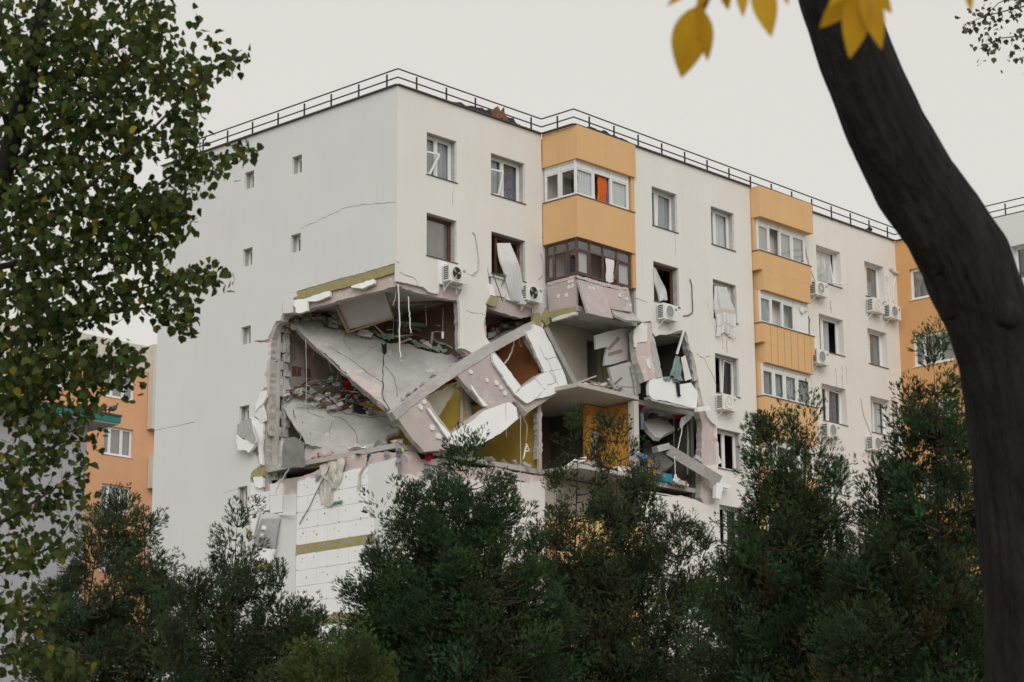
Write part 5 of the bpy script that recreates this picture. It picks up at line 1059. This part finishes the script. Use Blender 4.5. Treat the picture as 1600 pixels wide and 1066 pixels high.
def sprays(P, D, Lg, nl=7, wid=.068):
    """fan-like conifer sprays: at P pointing along D, length Lg -> narrow blades"""
    n_ = len(P); D = unit(D); A = unit(np.cross(D, unit(rng.normal(size=(n_,3)))))
    V = []
    for j in range(nl):
        t = (j//2)/((nl-1)/2)*.8 if j else 0.0; side = 0 if j == 0 else (1 if j % 2 else -1)
        base = P+D*(Lg*t*.8)[:,None]
        d = unit(D*1.0+A*(side*rng.uniform(.35,.85,(n_,1)))+rng.normal(size=(n_,3))*.14); l = Lg*(1.0 if j == 0 else .6*(1-.4*t))*rng.uniform(.8,1.15,n_)
        wv = unit(np.cross(d, unit(np.cross(D, A)+rng.normal(size=(n_,3))*.5)))*(wid*Lg)[:,None]*rng.uniform(.7,1.4,(n_,1))
        V.append(np.stack([base-wv, base+wv, base+d*l[:,None]], 1))
    V = np.stack(V, 1).reshape(-1,3); F_ = np.arange(len(V)).reshape(-1,3); return V, F_
def conifer(name, depth, leaders, n_sp, label, tone=(1,1,1), dens=1.0, spl=.088, fill=1.0):
    """leaders: (top px, foot px x, half-width px at the frame's lower edge, weight); limbs carry upswept plumes of sprays"""
    g0 = atd(np.mean([l[1] for l in leaders]), 1066, depth); org = Vector((g0.x, g0.y, 0))
    T = empty(name, org, label, 'tree', 'conifers in front of the block')
    tr = MB(); br = MB(); PP_, DD, TT, LL = [], [], [], []
    wsum = sum(l[3] for l in leaders); m2 = depth/FPX; rt = np.array(_R); fw = np.array((_F.x,_F.y,0)); fw /= np.linalg.norm(fw); up_ = np.array((0,0,1.))
    def plume(p, d, L_, n_, tn):
        d = unit(d); s_ = rng.random(n_)**.8; a = unit(np.cross(d, rng.normal(size=3))); c_ = unit(np.cross(d, a)); th = rng.uniform(0,6.283,n_)
        rr = L_*.33*(np.sin(np.pi*np.minimum(s_*.9+.12,1))**.7)*np.sqrt(rng.random(n_)); off = a*(np.cos(th)*rr)[:,None]+c_*(np.sin(th)*rr)[:,None]
        PP_.append(p+d*(s_*L_)[:,None]+off); DD.append(d*1.0+unit(off+1e-6)*.75+up_*.25+rng.normal(size=(n_,3))*.22); LL.append(spl*rng.uniform(.6,1.3,n_)*(1.15-.6*s_)); TT.append(np.tile(tn,(n_,1))*rng.uniform(.75,1.25,(n_,1)))
    for (tx, ty), fx, hw, wt in leaders:
        dd = depth+random.uniform(-.6,.6); top = atd(tx, ty, dd); bot = atd(fx, 1110, dd); gnd = Vector((org.x+(bot.x-org.x)*.3, org.y+(bot.y-org.y)*.3, 0))
        bend = bot.lerp(top,.5)+Vector((random.uniform(-.08,.08),random.uniform(-.08,.08),0)); tip = bend.lerp(top,.8)
        tr.tube([gnd, bot.lerp(gnd,.4), bot, bend, tip], [.08,.06,.034,.014,.003], 7)
        R0 = hw*1.15*m2; Hh = top.z-bot.z; n_ = int(n_sp*5.0*wt/wsum); npl = max(8, n_//46); i = 0
        for k in range(3): plume(np.array(tip)+rng.normal(size=3)*.03, up_+rng.normal(size=3)*.18, (top.z-tip.z)*1.0+.12, 40, np.array(tone)*rng.uniform(.7,1.2))
        while i < npl:
            t = .05+rng.random()**.88*1.05; z = top.z-t*Hh
            if z < .8: i += 1; continue
            f_ = min(1,t*2); c = np.array(top.lerp(bend, f_) if t < .5 else bend.lerp(bot, (t-.5)*2)); a = rng.uniform(0,6.283)
            rad = R0*(.10+.95*min(1,t)**.8)*rng.choice([.45,.7,.9,1.05,1.3], p=[.15,.25,.3,.2,.1])*rng.uniform(.85,1.15)
            out_ = rt*math.cos(a)+fw*math.sin(a)*.85; e = c+out_*rad+up_*rad*rng.uniform(.05,.55); mid = c+(e-c)*.55-up_*rad*.08
            br.tube([Vector(c), Vector(mid), Vector(e)], [.018,.011,.004], 4, cap=False)
            tn = np.array(tone)*rng.uniform(.55,1.4)*np.array((rng.uniform(.8,1.3),1,rng.uniform(.7,1.1)))
            if rng.random() < .05: tn = np.array((1.9,.95,.8))*rng.uniform(.6,1.0)
            m_ = max(1, int(rng.integers(2,6)*min(1.3,.45+rad/R0)))
            for k in range(m_):
                q = rng.uniform(.35,1.0); p = c+(mid-c)*min(1,q/.55) if q < .55 else mid+(e-mid)*((q-.55)/.45)
                d = out_*rng.uniform(.3,.9)+up_*rng.uniform(.5,1.2)+rng.normal(size=3)*.3
                plume(p+rng.normal(size=3)*.03, d, rng.uniform(.28,.6)*(.75+.45*min(1,t)), int(46*dens*fill), tn*rng.uniform(.85,1.15)); i += 1
    tr.build('trunk', 'bark', T, True); br.build('branches', 'twig', T)['kind'] = 'stuff'
    P_ = np.concatenate(PP_); V, F_ = sprays(P_, np.concatenate(DD), np.concatenate(LL))
    o = raw_mesh('foliage', V, F_, 'cone', np.repeat(np.concatenate(TT), len(V)//len(P_), 0), T, org); o['kind'] = 'stuff'
    return T
conifer('conifer_tree', 31, [((188,765),170,62,1.1),((160,800),130,60,.8),((225,800),225,48,.8),((110,905),95,60,.7),((255,905),250,30,.3)], 6500, 'dense conifer standing in front of the orange block left of the gable', (1.0,1.05,1.0))
conifer('conifer_tree', 29, [((371,795),362,42,.9),((300,905),300,55,.7),((440,885),430,55,.6),((350,900),345,75,.9),((405,960),410,70,.6),((500,960),470,30,.25),((272,930),280,25,.3)], 5600, 'slender gappy conifer in front of the left half of the gable', (1.0,.95,.95))
conifer('conifer_tree', 30, [((733,690),735,85,1.3),((690,735),690,80,1.1),((640,760),650,95,1.2),((780,745),790,80,1.1),((600,850),605,70,1.0),((830,850),830,60,.8),((575,960),585,60,.7),((520,1000),535,40,.4),((700,840),705,110,1.3),((655,830),660,80,1.1),((760,800),765,80,1.1),((715,770),715,70,1.0)], 20000, 'broad dense dark green conifer hiding the foot of the collapsed corner', (.88,1.08,.92))
conifer('conifer_tree', 34, [((905,640),905,62,1.0),((967,650),965,75,1.1),((1010,720),1010,70,.9),((870,730),870,60,.8),((935,780),935,90,1.0),((1060,800),1055,65,.8),((1095,830),1090,45,.5),((985,750),985,70,1.0),((890,800),890,70,.8)], 13000, 'tall airy conifer with brownish cones in front of the corner balconies', (1.08,.98,.85))
conifer('conifer_tree', 28, [((1262,612),1255,62,.9),((1205,650),1210,70,1.0),((1230,730),1235,95,1.2),((1180,790),1175,70,.8),((1290,700),1290,50,.7),((1150,880),1150,60,.8),((1320,840),1310,60,.8),((1225,690),1225,60,.9)], 12000, 'dark green conifer with bent tip in front of the second balcony stack', (.92,1.08,.95))
conifer('conifer_tree', 26, [((1458,520),1470,60,.9),((1420,600),1430,70,.9),((1375,720),1380,70,.9),((1500,640),1500,60,.8),((1440,720),1445,100,1.2),((1350,860),1350,70,.9),((1400,830),1405,90,1.1),((1520,800),1515,70,.8),((1560,700),1560,50,.5)], 12500, 'dark conifer beside the leaning trunk in front of the orange wing', (.85,1.0,.9))
conifer('shrub', 27, [((545,1005),548,40,.6),((495,1020),500,40,.6)], 1000, 'small light green shrub at the foot of the broad conifer', (1.6,1.5,1.0))['category'] = 'shrub'

# ---- broad-leaved tree on the left
def leaf_verts(shape='pop'):
    if shape == 'pop': return np.array([(0,0,0),(.42,.18,.05),(.38,.5,.09),(0,1,-.06),(-.38,.5,.09),(-.42,.18,.05),(0,.42,0)]), np.array([(0,1,6),(1,2,6),(2,3,6),(3,4,6),(4,5,6),(5,0,6)])
    ts = np.linspace(0,1,11); wd = .24*np.sin(np.pi*ts**.85)**.9*(1-.15*ts); V = []
    for t, w_ in zip(ts, wd): V += [(-w_,t,.25*w_-.12*t*t), (0,t,-.12*t*t), (w_,t,.25*w_-.12*t*t)]
    F_ = [];
    for i in range(10):
        a = 3*i; F_ += [(a,a+1,a+4),(a,a+4,a+3),(a+1,a+2,a+5),(a+1,a+5,a+4)]
    return np.array(V), np.array(F_)
def leaf_frames(n_, droop=.7):
    y = rng.normal(size=(n_,3))*.6; y[:,2] -= droop; y = unit(y); x = unit(np.cross(y, rng.normal(size=(n_,3)))); z = np.cross(x, y); return np.stack([x,y,z], 2)
def leaf_mesh(P, sz, shape, mats, tint, parent, org, name='leaves', droop=.7):
    lv, lf = leaf_verts(shape); R_ = leaf_frames(len(P), droop); V = np.einsum('nij,kj->nki', R_, lv)*sz[:,None,None]+P[:,None,:]; k = len(lv)
    F_ = (lf[None]+np.arange(len(P))[:,None,None]*k).reshape(-1,3); o = raw_mesh(name, V.reshape(-1,3), F_, mats, np.repeat(tint, k, 0), parent, org); o['kind'] = 'stuff'; return o
DP = 16.0; foot = atd(-260,1066,DP); org = Vector((foot.x, foot.y, 0)); PT = empty('poplar_tree', org, 'leafy green poplar with a few yellowing leaves left of the gable', 'tree')
b = MB(); lk = lambda a, b_, d=DP: atd(a, b_, d)
b.tube([org, lk(-230,900), lk(-170,650), lk(-60,420), lk(5,270), lk(38,150), lk(70,0), lk(95,-150), lk(120,-420)], [.2,.17,.14,.1,.075,.06,.05,.035,.01], 10); b.build('trunk', 'bark', PT, True)
# boughs (px polylines) with leaf clumps: (px, py, rx, ry, leaves)
boughs = [[(5,270),(90,200),(190,110),(240,20),(262,-40)], [(-20,330),(80,300),(120,240),(180,140),(215,60)], [(-60,420),(40,380),(140,290),(240,200),(330,110),(378,78)], [(-60,430),(80,400),(200,320),(290,260),(395,232)],
          [(-100,500),(40,450),(140,430),(230,330),(300,300)], [(-170,650),(-20,560),(80,505),(200,455),(340,425)], [(-170,640),(0,540),(120,495),(240,480),(300,510)], [(-200,760),(-40,650),(60,600),(150,560),(215,560)], [(-220,860),(-60,760),(40,720),(100,690),(145,690)],
          [(-220,860),(-60,850),(30,800),(90,760),(140,720)], [(-230,900),(-60,920),(30,880),(90,850),(120,800)], [(-230,960),(-80,990),(20,950),(70,930)], [(-230,990),(-50,1040),(60,1010),(140,1025)], [(38,150),(110,60),(150,-30)], [(20,220),(-20,100),(10,-20)]]
b = MB()
for q in boughs:
    d = DP+random.uniform(-.8,.8); pts = [lk(*p, DP+(d-DP)*i/len(q)) for i, p in enumerate(q)]; b.tube(pts, [.026*(1-i/(len(q)-1))**1.3+.003 for i in range(len(q))], 6)
b.build('boughs', 'twig', PT, True)
clumps = [(40,60,90,90,520),(150,50,90,80,480),(240,40,50,60,200),(60,170,100,80,520),(170,150,90,70,430),(260,110,60,50,210),(315,120,35,45,75),(300,165,35,40,75),(352,92,28,22,14),(285,215,45,45,120),(60,280,80,70,330),(150,250,70,60,260),(215,215,50,40,150),
          (130,330,110,60,430),(230,320,70,50,260),(300,275,45,40,120),(335,255,40,22,60),(375,235,25,15,24),(270,340,45,40,120),(60,400,100,70,480),(165,400,80,60,330),(230,390,45,40,120),(255,330,60,40,100),(60,480,90,60,420),(140,480,70,40,180),(190,455,60,20,50),(262,440,40,22,70),(310,435,40,24,85),(275,485,40,32,110),(225,470,40,20,40),(340,425,20,14,12),
          (50,560,90,60,420),(140,560,70,50,240),(200,560,35,35,70),(60,640,80,50,300),(130,620,50,40,110),(20,600,60,60,250),(185,600,25,25,24),(25,720,60,40,160),(80,700,50,30,60),(30,790,70,40,190),(100,770,40,30,55),(125,735,25,35,18),(40,860,60,40,160),(95,850,30,30,24),(30,950,70,50,200),(90,930,40,30,24),(50,1030,90,40,190),(125,1040,30,25,20),(10,330,50,60,160),(110,120,120,80,280)]
PL = []
for (cx, cy, rx, ry, n_) in clumps:
    n_ = int(n_*.92); u = unit(rng.normal(size=(n_,3)))*rng.random((n_,1))**.45
    for v in u: PL.append(np.array(atd(cx+v[0]*rx, cy+v[1]*ry, DP+v[2]*.9+rng.normal()*.15)))
for q in boughs:
    for k in range(60):
        t = (.35+.65*random.random())*(len(q)-1); j = min(int(t), len(q)-2); f_ = t-j; r_ = rng.normal(size=3)*np.array((13,13,.12)); PL.append(np.array(atd(q[j][0]+(q[j+1][0]-q[j][0])*f_+r_[0], q[j][1]+(q[j+1][1]-q[j][1])*f_+r_[1]+4, DP+r_[2])))
for (x_, y_) in ((300,20),(312,35),(330,60),(345,70),(360,80),(372,88),(365,110),(318,60),(395,238),(385,225),(352,432),(362,440),(340,412),(292,505),(298,520),(214,605),(206,620),(150,690),(158,672)):
    for k in range(4): PL.append(np.array(atd(x_+rng.normal()*8, y_+rng.normal()*8, DP)))
PL = np.array(PL); NL = len(PL); tint = rng.uniform(.45,1.5,(NL,1))*np.ones((1,3)); tint[:,0] *= rng.uniform(.85,1.25,NL); yl = rng.random(NL) < .06; tint[yl] *= np.array((2.6,1.7,.7))
sz = rng.uniform(.048,.082,NL); order = rng.permutation(NL)
big = order[:280]; rest = order[280:]
leaf_mesh(PL[rest], sz[rest], 'pop', 'pop', tint[rest], PT, org)
lv, lf = leaf_verts('pop'); lm = []
for i in range(6):
    me = bpy.data.meshes.new('leaf'); vv = lv.copy(); vv[:,2] *= rng.uniform(.5,2); me.from_pydata([tuple(v) for v in vv], [], [tuple(int(t) for t in f) for f in lf]); me.materials.append(M['pop'])
    a = me.attributes.new('tint', 'FLOAT_COLOR', 'POINT'); tc = [(1,1,1),(.8,.9,.9),(1.2,1.1,.9),(.7,.8,.8),(1.0,1.05,.8),(2.4,1.6,.7)][i]; a.data.foreach_set('color', [*tc,1]*len(vv)); lm.append(me)
Rf = leaf_frames(len(big))
for i, j in enumerate(big):
    o = link('leaf', lm[i % 6 if i % 6 < 5 or i % 12 == 5 else 1], Vector(PL[j]), PT); o.rotation_euler = Matrix(Rf[i].tolist()).to_euler(); o.scale = (random.uniform(.066,.084),)*3

# ---- leaning trunk with yellow leaves
DT = 10.0; T = [(1300,-140,56),(1303,-20,58),(1338,90,59),(1381,200,60),(1432,290,63),(1472,345,66),(1508,405,68),(1538,480,66),(1556,560,60),(1572,660,58),(1586,780,58),(1600,920,62),(1606,1066,66),(1612,1250,76),(1616,1440,100)]
tf = atd(1606,1066,DT); org = Vector((tf.x, tf.y, 0)); LT = empty('leaning_tree', org, 'dark leaning bare trunk with a few yellow leaves, close in front of the side wing', 'tree')
b = MB(); cs = []; rs = []
for i in range(len(T)-1):
    for j in range(14): t = j/14; s_ = t*t*(3-2*t)*.35+t*.65; cs.append(atd(T[i][0]+(T[i+1][0]-T[i][0])*s_, T[i][1]+(T[i+1][1]-T[i][1])*s_, DT)); rs.append((T[i][2]+(T[i+1][2]-T[i][2])*s_)*DT/FPX)
NS = 110
for i, (c, r_) in enumerate(zip(cs, rs)):
    d = (cs[min(i+1,len(cs)-1)]-cs[max(i-1,0)]).normalized(); a = d.cross(Vector(_F)).normalized(); e = d.cross(a)
    for j in range(NS):
        th = 2*math.pi*j/NS; s_ = i*.07
        nv_ = Vector((math.cos(th)*4.5, math.sin(th)*4.5, s_*.55)); rid = .075*(abs(mnoise.noise(nv_))*1.6-.3)+.05*(abs(mnoise.noise(nv_*2.3))-.25)+.03*mnoise.noise(Vector((math.cos(th)*1.5, math.sin(th)*1.5, s_*.6)))
        b.v.append(tuple(c+(a*math.cos(th)+e*math.sin(th))*r_*(1+rid)))
for i in range(len(cs)-1):
    for j in range(NS): b.f.append((i*NS+j, i*NS+(j+1)%NS, (i+1)*NS+(j+1)%NS, (i+1)*NS+j)); b.m.append(0)
b.build('trunk', 'bark', LT, True)
kc = atd(1575,492,DT-.19); kb = MB(); kb.tube([kc+Vector(_F)*.05, kc, kc-Vector(_F)*.012], [.075,.06,.034], 14); kb.build('knot', 'bark', LT, True)
top = cs[0]; bb = MB(); DL = 4.6
tw = [top, top+Vector((-.6,-.6,1.0)), atd(1260,-420,7.0), atd(1240,-260,5.4), atd(1200,-110,DL)]
bb.tube(tw, [.12,.07,.04,.02,.008], 8); bb.tube([atd(1240,-260,5.4), atd(1310,-120,DL), atd(1345,-40,DL)], [.015,.008,.004], 6); bb.tube([atd(1200,-110,DL), atd(1150,-50,DL), atd(1098,10,DL)], [.008,.006,.003], 6)
bb.tube([atd(1310,-120,DL), atd(1420,-80,DL), atd(1510,-20,DL)], [.008,.006,.003], 6); bb.tube([atd(1200,-110,DL), atd(1190,-40,DL)], [.006,.003], 6)
bb.tube([top, top+Vector((.3,.2,1.2)), top+Vector((.9,.5,2.6))], [.15,.1,.04], 8); bb.build('branch', 'twig', LT, True)
lv2, lf2 = leaf_verts('lance'); ylm = bpy.data.meshes.new('leaf'); vv = lv2.copy(); vv[:,0] *= .95; ylm.from_pydata([tuple(v) for v in vv], [], [tuple(int(t) for t in f) for f in lf2]); ylm.materials.append(M['yel']); ylm.polygons.foreach_set('use_smooth', [True]*len(ylm.polygons))
for (sx, sy, tx, ty, w_) in ((1092,8,1061,124,1.15),(1096,14,1108,97,.75),(1104,-30,1090,40,.7),(1186,-34,1205,56,1.0),(1150,-50,1165,24,.8),(1130,-45,1135,20,.8),(1220,-40,1232,8,.8),(1345,-28,1281,48,.9),(1345,-30,1331,92,.95),(1350,-25,1379,76,.8),(1355,-30,1397,22,.8),(1350,-60,1300,8,.9),(1505,-40,1520,18,.7),(1120,-60,1045,8,.6)):
    a = atd(sx, sy, DL); e = atd(tx, ty, DL+random.uniform(-.05,.05)); y = e-a; L_ = y.length; y.normalize(); n_ = (-Vector(_F)+Vector((random.uniform(-.4,.4),random.uniform(-.4,.4),random.uniform(-.2,.2)))).normalized(); x = y.cross(n_).normalized(); n_ = x.cross(y)
    o = link('leaf', ylm, a, LT); o.rotation_euler = Matrix(((x.x,y.x,n_.x),(x.y,y.y,n_.y),(x.z,y.z,n_.z))).to_euler(); o.scale = (L_*w_, L_, L_)

# ---- thin tree whose twigs reach in at the upper right
DR = 22; tf = atd(1830,1066,DR); org = Vector((tf.x, tf.y, 0)); RT = empty('thin_tree', org, 'thin tree with sparse grey-brown leaves above the side wing', 'tree')
b = MB(); b.tube([org, atd(1820,600,DR), atd(1790,100,DR), atd(1760,-200,DR)], [.14,.11,.07,.03], 9); b.build('trunk', 'bark', RT, True)
tws = [[(1790,100),(1700,20),(1600,10),(1540,25),(1508,38)], [(1790,60),(1690,40),(1610,55),(1560,60),(1535,75)], [(1780,20),(1690,-20),(1600,-12),(1560,5),(1545,20)], [(1800,180),(1700,110),(1620,80),(1588,95)]]
b = MB(); LP = []
for q in tws:
    pts = [atd(*p, DR) for p in q]; b.tube(pts, [.03,.015,.008,.005,.003][:len(q)], 5)
    for k in range(95):
        t = random.random()**.8*(len(q)-1); j = min(int(t), len(q)-2); p = pts[j].lerp(pts[j+1], t-j); LP.append(np.array(p)+rng.normal(size=3)*np.array((.09,.09,.09))-np.array((0,0,.03)))
b.build('twigs', 'twig', RT, True); LP = np.array(LP)
leaf_mesh(LP, rng.uniform(.045,.075,len(LP)), 'pop', 'brl', rng.uniform(.6,1.4,(len(LP),1))*np.array([[1.05,1,.9]]), RT, org)
